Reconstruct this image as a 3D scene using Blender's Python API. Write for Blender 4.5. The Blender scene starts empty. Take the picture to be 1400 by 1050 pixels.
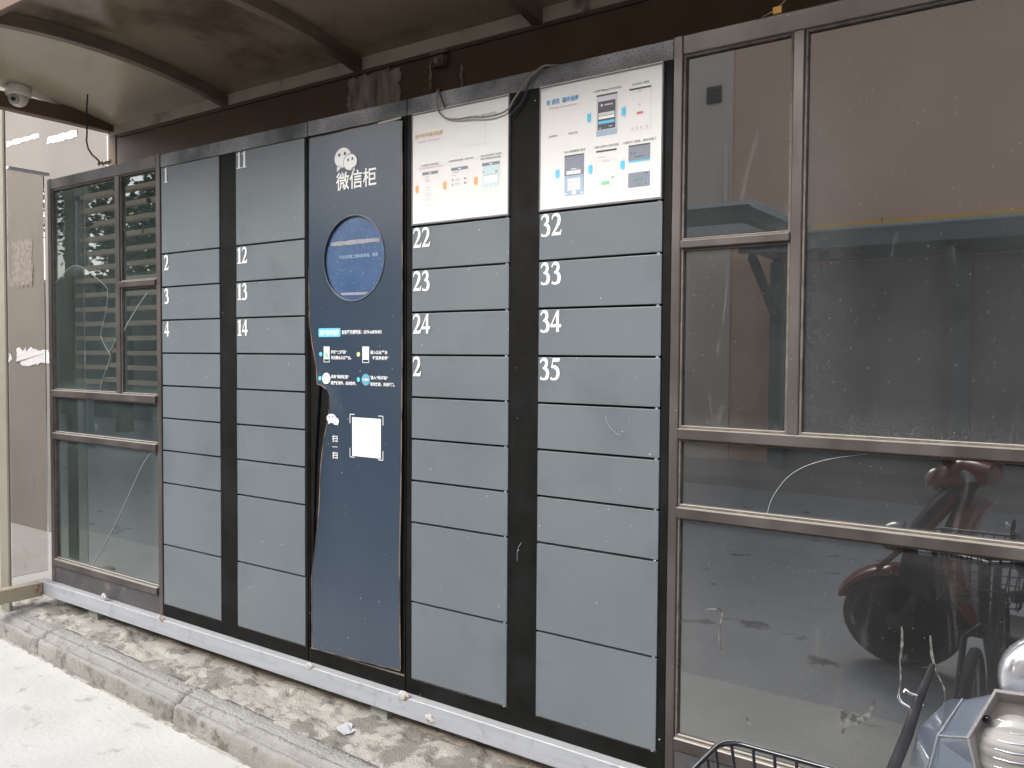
import bpy, bmesh, math, random
from mathutils import Vector, Matrix, noise
random.seed(7)
sc = bpy.context.scene
COL = sc.collection
R = math.radians

# ------------------------------------------------------------------ camera
cam = bpy.data.cameras.new('camera')
cam.sensor_width = 36.0
cam.lens = 1154.91 / 1400 * 36.0
cam.clip_start = 0.02
cam.clip_end = 500
camo = bpy.data.objects.new('camera', cam)
COL.objects.link(camo)
YAW, PIT, ROL = -0.6128071, -0.0348182, 0.0066855
fw = Vector((math.sin(YAW) * math.cos(PIT), math.cos(YAW) * math.cos(PIT), math.sin(PIT)))
rt = Vector((math.cos(YAW), -math.sin(YAW), 0))
up = rt.cross(fw)
c_, s_ = math.cos(ROL), math.sin(ROL)
rt, up = c_ * rt + s_ * up, -s_ * rt + c_ * up
camo.matrix_world = Matrix(((rt.x, up.x, -fw.x, 0), (rt.y, up.y, -fw.y, -2.25), (rt.z, up.z, -fw.z, 1.47), (0, 0, 0, 1)))
sc.camera = camo

# ------------------------------------------------------------------ world + sun (soft overcast day)
SUN_EL, SUN_AZ = R(35), R(200)
w = bpy.data.worlds.new('World')
sc.world = w
w.use_nodes = True
nt = w.node_tree
nt.nodes.clear()
sky = nt.nodes.new('ShaderNodeTexSky')
sky.sky_type = 'NISHITA'
sky.sun_disc = False
sky.sun_elevation = SUN_EL
sky.sun_rotation = SUN_AZ
sky.dust_density = 3.0
hs = nt.nodes.new('ShaderNodeHueSaturation')
hs.inputs['Saturation'].default_value = 0.45
bg = nt.nodes.new('ShaderNodeBackground')
bg.inputs['Strength'].default_value = 0.15
wo = nt.nodes.new('ShaderNodeOutputWorld')
nt.links.new(sky.outputs[0], hs.inputs['Color'])
nt.links.new(hs.outputs[0], bg.inputs[0])
nt.links.new(bg.outputs[0], wo.inputs[0])
sun = bpy.data.lights.new('sun', 'SUN')
sun.energy = 1.5
sun.angle = R(40)
sun.color = (1.0, 0.98, 0.95)
suno = bpy.data.objects.new('sun', sun)
COL.objects.link(suno)
to_sun = Vector((math.sin(SUN_AZ) * math.cos(SUN_EL), math.cos(SUN_AZ) * math.cos(SUN_EL), math.sin(SUN_EL)))
suno.rotation_euler = to_sun.to_track_quat('Z', 'Y').to_euler()
suno.location = (0, -6, 12)
sc.view_settings.view_transform = 'Standard'
sc.view_settings.look = 'None'
sc.view_settings.gamma = 1
sc.view_settings.use_curve_mapping = False
sc.view_settings.exposure = 1.52


# ------------------------------------------------------------------ materials
def N(nt, t, **kw):
    n = nt.nodes.new(t)
    for k, v in kw.items():
        setattr(n, k, v)
    return n


def mat(name, c, c2=None, rough=0.5, metal=0.0, ns=6.0, lo=0.35, hi=0.65, bump=0.0, bs=80.0, dust=0.0, dcol=(0.5, 0.46, 0.4),
        speck=0.0, scol=(0.5, 0.48, 0.45), spec=0.5, coat=0.0, stretch=(1, 1, 1), rvar=0.0, stains=None, sscale=30.0):
    """principled surface: two tones mixed by noise, dust settled on upward faces, specks of dirt, fine relief"""
    m = bpy.data.materials.new(name)
    m.use_nodes = True
    t = m.node_tree
    L = t.links.new
    p = t.nodes['Principled BSDF']
    geo = N(t, 'ShaderNodeNewGeometry')
    mp = N(t, 'ShaderNodeMapping')
    mp.inputs['Scale'].default_value = stretch
    L(geo.outputs['Position'], mp.inputs['Vector'])
    nz = N(t, 'ShaderNodeTexNoise')
    nz.inputs['Scale'].default_value = ns
    nz.inputs['Detail'].default_value = 6
    L(mp.outputs[0], nz.inputs['Vector'])
    rmp = N(t, 'ShaderNodeMapRange')
    rmp.inputs[1].default_value = lo
    rmp.inputs[2].default_value = hi
    L(nz.outputs[0], rmp.inputs[0])

    def mix(fac, a, b):
        mx = N(t, 'ShaderNodeMix', data_type='RGBA')
        for sock, v in ((mx.inputs[0], fac), (mx.inputs[6], a), (mx.inputs[7], b)):
            if hasattr(v, 'links'):
                L(v, sock)
            else:
                sock.default_value = v if isinstance(v, float) else (*v, 1)
        return mx.outputs[2]
    col = mix(rmp.outputs[0], c, c2 or c)
    if stains:
        n2 = N(t, 'ShaderNodeTexNoise')
        n2.inputs['Scale'].default_value = stains[1]
        n2.inputs['Detail'].default_value = 8
        n2.inputs['Roughness'].default_value = 0.65
        L(geo.outputs['Position'], n2.inputs['Vector'])
        r2 = N(t, 'ShaderNodeMapRange')
        r2.inputs[1].default_value = stains[2]
        r2.inputs[2].default_value = stains[3]
        L(n2.outputs[0], r2.inputs[0])
        col = mix(r2.outputs[0], col, stains[0])
    if dust:
        sx = N(t, 'ShaderNodeSeparateXYZ')
        L(geo.outputs['Normal'], sx.inputs[0])
        r3 = N(t, 'ShaderNodeMapRange')
        r3.inputs[1].default_value = 0.45
        r3.inputs[2].default_value = 0.95
        r3.inputs[4].default_value = dust
        L(sx.outputs[2], r3.inputs[0])
        col = mix(r3.outputs[0], col, dcol)
    if speck:
        v = N(t, 'ShaderNodeTexVoronoi')
        v.inputs['Scale'].default_value = sscale
        L(geo.outputs['Position'], v.inputs['Vector'])
        sp = N(t, 'ShaderNodeSeparateColor')
        L(v.outputs['Color'], sp.inputs[0])
        m1 = N(t, 'ShaderNodeMath', operation='MULTIPLY')
        m1.inputs[1].default_value = 0.06
        L(sp.outputs[0], m1.inputs[0])
        m0 = N(t, 'ShaderNodeMath', operation='LESS_THAN')
        L(v.outputs['Distance'], m0.inputs[0])
        L(m1.outputs[0], m0.inputs[1])
        m2 = N(t, 'ShaderNodeMath', operation='GREATER_THAN')
        m2.inputs[1].default_value = 1 - speck
        L(sp.outputs[1], m2.inputs[0])
        m3 = N(t, 'ShaderNodeMath', operation='MULTIPLY')
        L(m0.outputs[0], m3.inputs[0])
        L(m2.outputs[0], m3.inputs[1])
        col = mix(m3.outputs[0], col, scol)
    L(col, p.inputs['Base Color'])
    p.inputs['Roughness'].default_value = rough
    p.inputs['Metallic'].default_value = metal
    p.inputs['Specular IOR Level'].default_value = spec
    p.inputs['Coat Weight'].default_value = coat
    p.inputs['Coat Roughness'].default_value = 0.08
    if rvar:
        r4 = N(t, 'ShaderNodeMapRange')
        r4.inputs[3].default_value = rough
        r4.inputs[4].default_value = min(1, rough + rvar)
        L(nz.outputs[0], r4.inputs[0])
        L(r4.outputs[0], p.inputs['Roughness'])
    if bump:
        b = N(t, 'ShaderNodeBump')
        b.inputs['Strength'].default_value = bump
        b.inputs['Distance'].default_value = 0.01
        nb = N(t, 'ShaderNodeTexNoise')
        nb.inputs['Scale'].default_value = bs
        nb.inputs['Detail'].default_value = 8
        L(geo.outputs['Position'], nb.inputs['Vector'])
        L(nb.outputs[0], b.inputs['Height'])
        L(b.outputs[0], p.inputs['Normal'])
    return m


def glass_mat(name, tint, refl, dustcol, dust, edge=0.6, clear=0.6):
    """thin window glass: see-through tint, mirror by viewing angle, a film of dust thicker along the pane's edges"""
    m = bpy.data.materials.new(name)
    m.use_nodes = True
    t = m.node_tree
    L = t.links.new
    t.nodes.clear()
    out = N(t, 'ShaderNodeOutputMaterial')
    tr = N(t, 'ShaderNodeBsdfTransparent')
    tr.inputs[0].default_value = (*tint, 1)
    gl = N(t, 'ShaderNodeBsdfGlossy')
    gl.inputs['Roughness'].default_value = 0.012
    gl.inputs[0].default_value = (0.95, 0.97, 0.97, 1)
    fr = N(t, 'ShaderNodeFresnel')
    fr.inputs[0].default_value = refl
    m1 = N(t, 'ShaderNodeMixShader')
    L(fr.outputs[0], m1.inputs[0])
    L(tr.outputs[0], m1.inputs[1])
    L(gl.outputs[0], m1.inputs[2])
    df = N(t, 'ShaderNodeBsdfDiffuse')
    df.inputs[0].default_value = (*dustcol, 1)
    geo = N(t, 'ShaderNodeNewGeometry')
    tc = N(t, 'ShaderNodeTexCoord')
    sx = N(t, 'ShaderNodeSeparateXYZ')
    L(tc.outputs['Generated'], sx.inputs[0])

    def math_(op, a, b=None):
        n = N(t, 'ShaderNodeMath', operation=op)
        for i, v in enumerate((a, b)):
            if v is None:
                continue
            if hasattr(v, 'links'):
                L(v, n.inputs[i])
            else:
                n.inputs[i].default_value = v
        return n.outputs[0]
    ex = math_('MINIMUM', sx.outputs[0], math_('SUBTRACT', 1.0, sx.outputs[0]))
    ez = math_('MINIMUM', sx.outputs[2], math_('SUBTRACT', 1.0, sx.outputs[2]))
    ed = math_('MINIMUM', ex, ez)
    r = N(t, 'ShaderNodeMapRange')
    r.inputs[1].default_value = 0.0
    r.inputs[2].default_value = 0.09
    r.inputs[3].default_value = edge
    r.inputs[4].default_value = 0.0
    L(ed, r.inputs[0])
    n1 = N(t, 'ShaderNodeTexNoise')
    n1.inputs['Scale'].default_value = 330
    n1.inputs['Detail'].default_value = 4
    L(geo.outputs['Position'], n1.inputs['Vector'])
    n2 = N(t, 'ShaderNodeTexNoise')
    n2.inputs['Scale'].default_value = 3.2
    n2.inputs['Detail'].default_value = 7
    n2.inputs['Roughness'].default_value = 0.62
    L(geo.outputs['Position'], n2.inputs['Vector'])
    r1 = N(t, 'ShaderNodeMapRange')
    r1.inputs[1].default_value = 0.4
    r1.inputs[2].default_value = 0.72
    L(n1.outputs[0], r1.inputs[0])
    r2 = N(t, 'ShaderNodeMapRange')
    r2.inputs[1].default_value = 0.3
    r2.inputs[2].default_value = 0.75
    r2.inputs[3].default_value = 0.55
    r2.inputs[4].default_value = 1.5
    L(n2.outputs[0], r2.inputs[0])
    base = math_('MULTIPLY', r2.outputs[0], dust)
    edgep = math_('MULTIPLY', r.outputs[0], r1.outputs[0])
    # sparse specks and smears
    v = N(t, 'ShaderNodeTexVoronoi')
    v.inputs['Scale'].default_value = 26
    L(geo.outputs['Position'], v.inputs['Vector'])
    scol = N(t, 'ShaderNodeSeparateColor')
    L(v.outputs['Color'], scol.inputs[0])
    spk = math_('MULTIPLY', math_('LESS_THAN', v.outputs['Distance'], math_('MULTIPLY', scol.outputs[0], 0.06)), math_('GREATER_THAN', scol.outputs[1], 0.45))
    mp = N(t, 'ShaderNodeMapping')
    mp.inputs['Scale'].default_value = (14, 14, 3.0)
    L(geo.outputs['Position'], mp.inputs['Vector'])
    n3 = N(t, 'ShaderNodeTexNoise')
    n3.inputs['Scale'].default_value = 1.0
    n3.inputs['Detail'].default_value = 5
    n3.inputs['Distortion'].default_value = 1.2
    L(mp.outputs[0], n3.inputs['Vector'])
    r3 = N(t, 'ShaderNodeMapRange')
    r3.inputs[1].default_value = 0.66
    r3.inputs[2].default_value = 0.78
    r3.inputs[4].default_value = 0.22
    L(n3.outputs[0], r3.inputs[0])
    v2 = N(t, 'ShaderNodeTexVoronoi')
    v2.inputs['Scale'].default_value = 75
    L(geo.outputs['Position'], v2.inputs['Vector'])
    sc2 = N(t, 'ShaderNodeSeparateColor')
    L(v2.outputs['Color'], sc2.inputs[0])
    near_edge = math_('ADD', math_('MULTIPLY', r.outputs[0], 0.9), 0.25)
    spk2 = math_('MULTIPLY', math_('LESS_THAN', v2.outputs['Distance'], math_('MULTIPLY', sc2.outputs[0], 0.13)), math_('LESS_THAN', sc2.outputs[1], near_edge))
    spk = math_('MAXIMUM', spk, math_('MULTIPLY', spk2, 0.6))
    f = math_('ADD', math_('ADD', base, edgep), math_('ADD', math_('MULTIPLY', spk, 0.6), r3.outputs[0]))
    f = math_('MINIMUM', f, 0.92)
    m2 = N(t, 'ShaderNodeMixShader')
    L(f, m2.inputs[0])
    L(m1.outputs[0], m2.inputs[1])
    L(df.outputs[0], m2.inputs[2])
    L(m2.outputs[0], out.inputs[0])
    return m


MT = {}
MT['door'] = mat('grey locker laminate', (0.114, 0.133, 0.146), (0.130, 0.148, 0.160), stains=((0.098, 0.114, 0.124), 3.5, 0.52, 0.74), rough=0.30, ns=2.5, speck=0.25, sscale=24, spec=0.45, rvar=0.08,
                 bump=0.015, bs=700)
MT['black'] = mat('black powder coated steel', (0.006, 0.006, 0.0055), (0.010, 0.010, 0.0095), rough=0.5, spec=0.08, stains=((0.014, 0.014, 0.0145), 4, 0.5, 0.68), ns=14, speck=0.3, sscale=24, bump=0.05, bs=500, dust=0.5)
MT['header'] = mat('dusty black steel header', (0.05, 0.052, 0.053), (0.34, 0.345, 0.35), rough=0.5, spec=0.3, ns=3.5, lo=0.36, hi=0.66, stains=((0.03, 0.03, 0.035), 170, 0.5, 0.68), bump=0.05, bs=400, dust=0.6)
MT['recess'] = mat('dark cabinet interior', (0.006, 0.006, 0.006), rough=0.8)
MT['framegrey'] = mat('dark grey poster frame', (0.10, 0.10, 0.105), (0.16, 0.16, 0.165), rough=0.4, ns=9)
MT['navy'] = mat('dark navy printed film', (0.023, 0.038, 0.061), (0.027, 0.043, 0.067), rough=0.24, ns=3, speck=0.4, sscale=30, scol=(0.4, 0.42, 0.45), spec=0.8)
MT['filmedge'] = mat('brown glue edge of film', (0.30, 0.19, 0.12), (0.06, 0.045, 0.035), rough=0.7, ns=11, lo=0.42, hi=0.58)
MT['print'] = mat('white print', (0.74, 0.74, 0.73), rough=0.5)
MT['poster'] = mat('white poster paper', (0.67, 0.665, 0.645), (0.69, 0.685, 0.67), rough=0.45, ns=2)
MT['ink'] = mat('dark grey ink', (0.12, 0.12, 0.13), rough=0.6)
MT['paleink'] = mat('pale grey ink', (0.42, 0.42, 0.44), rough=0.6)
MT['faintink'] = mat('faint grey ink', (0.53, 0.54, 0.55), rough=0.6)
MT['red'] = mat('red ink', (0.62, 0.13, 0.17), rough=0.6)
MT['pink'] = mat('faded red ink', (0.70, 0.36, 0.40), rough=0.6)
MT['tan'] = mat('faded orange ink', (0.68, 0.44, 0.24), rough=0.6)
MT['orange'] = mat('orange ink', (0.80, 0.36, 0.14), rough=0.6)
MT['blue'] = mat('blue ink', (0.06, 0.36, 0.66), rough=0.6)
MT['sky'] = mat('cyan ink', (0.10, 0.50, 0.72), rough=0.6)
MT['steelblue'] = mat('steel blue ink', (0.10, 0.30, 0.42), rough=0.6)
MT['slate'] = mat('slate blue ink', (0.20, 0.22, 0.27), rough=0.6)
MT['charcoal'] = mat('charcoal ink', (0.07, 0.07, 0.085), rough=0.6)
MT['paleblue'] = mat('pale blue ink', (0.32, 0.42, 0.52), rough=0.6)
MT['ice'] = mat('ice blue ink', (0.50, 0.64, 0.65), rough=0.6)
MT['green'] = mat('green ink', (0.22, 0.60, 0.30), rough=0.6)
MT['dkgreen'] = mat('dull green ink', (0.10, 0.26, 0.20), rough=0.6)
MT['yellow'] = mat('pale yellow ink', (0.66, 0.66, 0.30), rough=0.6)
MT['screen'] = mat('dusty blue screen', (0.040, 0.078, 0.165), (0.060, 0.105, 0.195), rough=0.22, ns=9, stains=((0.14, 0.185, 0.26), 90, 0.56, 0.74), speck=0.5, sscale=60,
                   scol=(0.3, 0.36, 0.44))
MT['screendark'] = mat('dark indigo screen edge', (0.02, 0.016, 0.07), rough=0.3)
MT['scrtape'] = mat('dusty grey tape', (0.26, 0.26, 0.275), (0.20, 0.20, 0.22), rough=0.7, ns=40)
MT['bronze'] = mat('brown anodised aluminium', (0.060, 0.051, 0.047), (0.125, 0.110, 0.103), rough=0.25, metal=0.45, ns=5, spec=0.4, dust=0.95, dcol=(0.52, 0.48, 0.43), speck=0.3, sscale=30,
                   stretch=(1, 1, 0.4), rvar=0.2)
MT['bead'] = mat('dusty pale glazing bead', (0.13, 0.11, 0.092), (0.07, 0.058, 0.05), rough=0.7, ns=30, dust=0.9, dcol=(0.5, 0.46, 0.4))
MT['kick'] = mat('dark grey kick board', (0.045, 0.045, 0.05), (0.065, 0.062, 0.064), rough=0.4, ns=7, stains=((0.16, 0.15, 0.14), 12, 0.56, 0.75), dust=0.8)
MT['steel'] = mat('pale grey painted steel', (0.315, 0.33, 0.355), (0.365, 0.38, 0.405), rough=0.42, ns=4, stains=((0.24, 0.25, 0.27), 22, 0.55, 0.72), dust=0.4,
                  dcol=(0.6, 0.58, 0.55), stretch=(1, 1, 12), bump=0.03, bs=120)
MT['rust'] = mat('rusty weld', (0.30, 0.13, 0.05), (0.48, 0.42, 0.36), rough=0.9, ns=60, bump=0.6, bs=200)
MT['weld'] = mat('pale filler spot', (0.46, 0.46, 0.45), (0.30, 0.15, 0.07), rough=0.9, ns=70, lo=0.5, hi=0.62, bump=0.4, bs=200)
MT['canopy'] = mat('dark brown painted steel', (0.125, 0.078, 0.050), (0.145, 0.093, 0.063), spec=0.25, rough=0.45, ns=5, stains=((0.10, 0.08, 0.065), 16, 0.58, 0.75), dust=0.4, bump=0.03, bs=60)
MT['rafter'] = mat('worn brown steel rafter', (0.11, 0.078, 0.055), (0.20, 0.15, 0.105), rough=0.42, ns=9, stretch=(1, 0.3, 1), bump=0.05, bs=60)
MT['roof'] = mat('smoky brown polycarbonate sheet', (0.16, 0.135, 0.105), (0.20, 0.17, 0.132), rough=0.11, ns=1.6, spec=0.8, stains=((0.055, 0.045, 0.034), 2.0, 0.48, 0.62), rvar=0.12)
MT['flashing'] = mat('pale brown roof strip', (0.56, 0.48, 0.37), (0.46, 0.39, 0.30), rough=0.4, ns=5, stains=((0.10, 0.08, 0.06), 5, 0.58, 0.7))
MT['beige'] = mat('beige painted metal', (0.42, 0.36, 0.265), (0.45, 0.39, 0.29), rough=0.22, ns=3)
MT['olive'] = mat('olive beige painted post', (0.20, 0.18, 0.14), (0.23, 0.21, 0.165), rough=0.45, ns=4)
MT['wall'] = mat('pinkish beige rendered wall', (0.145, 0.129, 0.113), (0.17, 0.151, 0.133), rough=0.75, ns=1.6, stains=((0.24, 0.215, 0.195), 7, 0.62, 0.72), bump=0.06, bs=60, speck=0.1, sscale=20)
MT['wallfar'] = mat('brown tiled wall', (0.78, 0.55, 0.40), (0.82, 0.58, 0.425), rough=0.8, ns=1.2, bump=0.05, bs=40)
MT['litwall'] = mat('brown wall lit side', (0.80, 0.66, 0.57), (0.84, 0.70, 0.61), rough=0.8, ns=1.2)  # lighter tone paints the brighter side of the building corner
MT['pipepale'] = mat('pale grey drainpipe', (0.85, 0.78, 0.72), rough=0.5)
MT['paper'] = mat('white torn paper', (0.62, 0.62, 0.63), (0.55, 0.55, 0.57), rough=0.8, ns=30)
MT['residue'] = mat('grey glue residue', (0.25, 0.225, 0.21), (0.18, 0.158, 0.14), rough=0.85, ns=45, lo=0.45, hi=0.55)
MT['splash'] = mat('dried grey splash', (0.15, 0.15, 0.14), (0.05, 0.05, 0.05), rough=0.9, ns=55, lo=0.42, hi=0.6)
MT['patch'] = mat('raw concrete patch', (0.48, 0.43, 0.35), (0.16, 0.13, 0.10), rough=0.9, ns=22, stretch=(1, 1, 0.25), bump=0.5, bs=60)
MT['road'] = mat('grey asphalt', (0.42, 0.42, 0.42), (0.47, 0.47, 0.465), rough=0.85, ns=3.0, stains=((0.17, 0.17, 0.165), 3, 0.60, 0.66), bump=0.35, bs=45)
MT['apron'] = mat('worn pale concrete', (0.56, 0.545, 0.51), (0.63, 0.615, 0.58), rough=0.85, ns=3.0, stains=((0.36, 0.34, 0.31), 9, 0.60, 0.72), bump=0.35, bs=45, speck=0.35, sscale=14,
                 scol=(0.33, 0.31, 0.29))
MT['pave'] = mat('pale concrete paving', (0.33, 0.32, 0.30), (0.38, 0.365, 0.345), rough=0.85, ns=4, stains=((0.34, 0.32, 0.29), 12, 0.6, 0.7), bump=0.3, bs=60)
MT['kerb'] = mat('weathered concrete kerb', (0.25, 0.235, 0.208), (0.32, 0.305, 0.275), rough=0.9, ns=5, stains=((0.15, 0.135, 0.11), 13, 0.50, 0.62), bump=0.8, bs=90, dust=0.55,
                 dcol=(0.40, 0.395, 0.38))
MT['mortar'] = mat('broken mortar bed', (0.43, 0.405, 0.36), (0.39, 0.365, 0.32), rough=0.95, ns=8, stains=((0.235, 0.22, 0.19), 6, 0.50, 0.545), bump=0.6, bs=130)
MT['fillet'] = mat('smooth tan mortar', (0.36, 0.31, 0.255), (0.42, 0.365, 0.30), rough=0.95, ns=6, bump=0.35, bs=120)
MT['stone'] = mat('grey pebble', (0.26, 0.24, 0.21), (0.44, 0.41, 0.37), rough=0.9, ns=60)
MT['cam'] = mat('cream camera plastic', (0.62, 0.58, 0.50), rough=0.35)
MT['lens'] = mat('black lens', (0.01, 0.01, 0.01), rough=0.08)
MT['lenspale'] = mat('grey camera dome', (0.36, 0.33, 0.28), rough=0.2)
MT['cable'] = mat('grey brown cable', (0.20, 0.18, 0.16), rough=0.6)
MT['cabledk'] = mat('black cable', (0.025, 0.024, 0.024), rough=0.5)
MT['string'] = mat('frayed pale cord', (0.42, 0.35, 0.25), (0.22, 0.16, 0.11), rough=0.9, ns=50)
MT['yellowtie'] = mat('yellow plastic tie', (0.62, 0.36, 0.05), rough=0.5)
MT['lampglass'] = mat('cream lamp cover', (0.75, 0.70, 0.58), rough=0.3)
MT['crack'] = mat('bright glass fracture', (0.40, 0.45, 0.43), rough=0.3)
MT['glassR'] = glass_mat('dark dusty window glass', (0.25, 0.25, 0.26), 2.95, (0.22, 0.22, 0.22), 0.09, edge=0.28)
MT['glassL'] = glass_mat('green dusty window glass', (0.25, 0.33, 0.31), 2.7, (0.20, 0.27, 0.26), 0.10, edge=0.4)
MT['glassside'] = glass_mat('clear side glass', (0.90, 0.885, 0.87), 1.2, (0.3, 0.27, 0.25), 0.03, edge=0.12)
MT['silver'] = mat('silver grey scooter paint', (0.20, 0.235, 0.29), (0.215, 0.25, 0.305), rough=0.28, metal=0.55, ns=4, coat=0.7, speck=0.35, sscale=60)
MT['silvertrim'] = mat('pale silver trim and seam highlight', (0.55, 0.57, 0.60), rough=0.25, metal=0.7)  # also draws the painted highlights on the cowl seams
MT['bezel'] = mat('grey brown headlight bezel', (0.27, 0.245, 0.235), (0.22, 0.2, 0.19), rough=0.45, ns=20)
MT['chrome'] = mat('bright chrome', (0.9, 0.9, 0.92), rough=0.1, metal=1.0)
MT['whiteplastic'] = mat('bright chromed mirror shell', (0.62, 0.61, 0.63), rough=0.16, metal=0.75, coat=0.6)
MT['lampclear'] = mat('clear ribbed headlight lens', (0.20, 0.195, 0.185), (0.46, 0.45, 0.43), rough=0.10, ns=2, stretch=(1, 1, 30), coat=1.0)
MT['redpaint'] = mat('dark red scooter paint', (0.20, 0.012, 0.018), rough=0.25, coat=0.8)
MT['blackplastic'] = mat('black scooter plastic', (0.016, 0.016, 0.018), (0.03, 0.03, 0.032), rough=0.45, ns=20)
MT['rubber'] = mat('black tyre rubber', (0.014, 0.014, 0.014), rough=0.8, bump=0.3, bs=150)
MT['rim'] = mat('grey alloy rim', (0.3, 0.3, 0.31), rough=0.35, metal=0.9)
MT['wire'] = mat('black coated wire', (0.012, 0.013, 0.02), rough=0.25, coat=0.6)
MT['seat'] = mat('black vinyl seat', (0.02, 0.02, 0.02), rough=0.5, bump=0.1, bs=200)
MT['carport'] = mat('dark grey green steel', (0.16, 0.20, 0.205), (0.20, 0.24, 0.245), rough=0.5, ns=4)
MT['carroof'] = mat('pale translucent roof sheet', (0.70, 0.74, 0.74), rough=0.5)
MT['shade'] = mat('grey carport shade', (0.34, 0.34, 0.335), (0.40, 0.40, 0.39), rough=0.8, ns=2)
MT['darkwall'] = mat('dark shed cladding', (0.10, 0.105, 0.105), (0.13, 0.135, 0.13), rough=0.8, ns=2)
MT['gas'] = mat('yellow gas pipe paint', (0.85, 0.50, 0.06), rough=0.5)
MT['grey'] = mat('grey vent louvre', (0.10, 0.11, 0.13), rough=0.6)
MT['timber'] = mat('pale brown timber', (0.80, 0.66, 0.50), (0.72, 0.58, 0.43), rough=0.7, ns=8, stretch=(0.3, 1, 3))
MT['bluesteel'] = mat('blue grey steel post', (0.50, 0.60, 0.63), (0.44, 0.54, 0.57), rough=0.45, ns=6)
MT['column'] = mat('grey green concrete column', (0.36, 0.38, 0.33), (0.30, 0.32, 0.28), rough=0.85, ns=3, stretch=(2, 2, 0.4))
MT['bark'] = mat('brown bark', (0.11, 0.085, 0.06), (0.06, 0.045, 0.03), rough=0.9, ns=14, stretch=(3, 3, 0.5))
MT['leaf'] = mat('dark green leaf', (0.035, 0.065, 0.022), (0.06, 0.10, 0.03), rough=0.55, ns=3)


for nm_, fac, tc_ in (('roof', .16, (0.50, 0.40, 0.28)), ('beige', .06, (0.6, 0.52, 0.4)), ('carroof', .6, (0.75, 0.8, 0.8))):
    t_ = MT[nm_].node_tree                       # plastic roof sheet lets some daylight through
    tl = t_.nodes.new('ShaderNodeBsdfTranslucent')
    tl.inputs[0].default_value = (*tc_, 1)
    mx_ = t_.nodes.new('ShaderNodeMixShader')
    mx_.inputs[0].default_value = fac
    t_.links.new(t_.nodes['Principled BSDF'].outputs[0], mx_.inputs[1])
    t_.links.new(tl.outputs[0], mx_.inputs[2])
    t_.links.new(mx_.outputs[0], t_.nodes['Material Output'].inputs[0])


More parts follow.
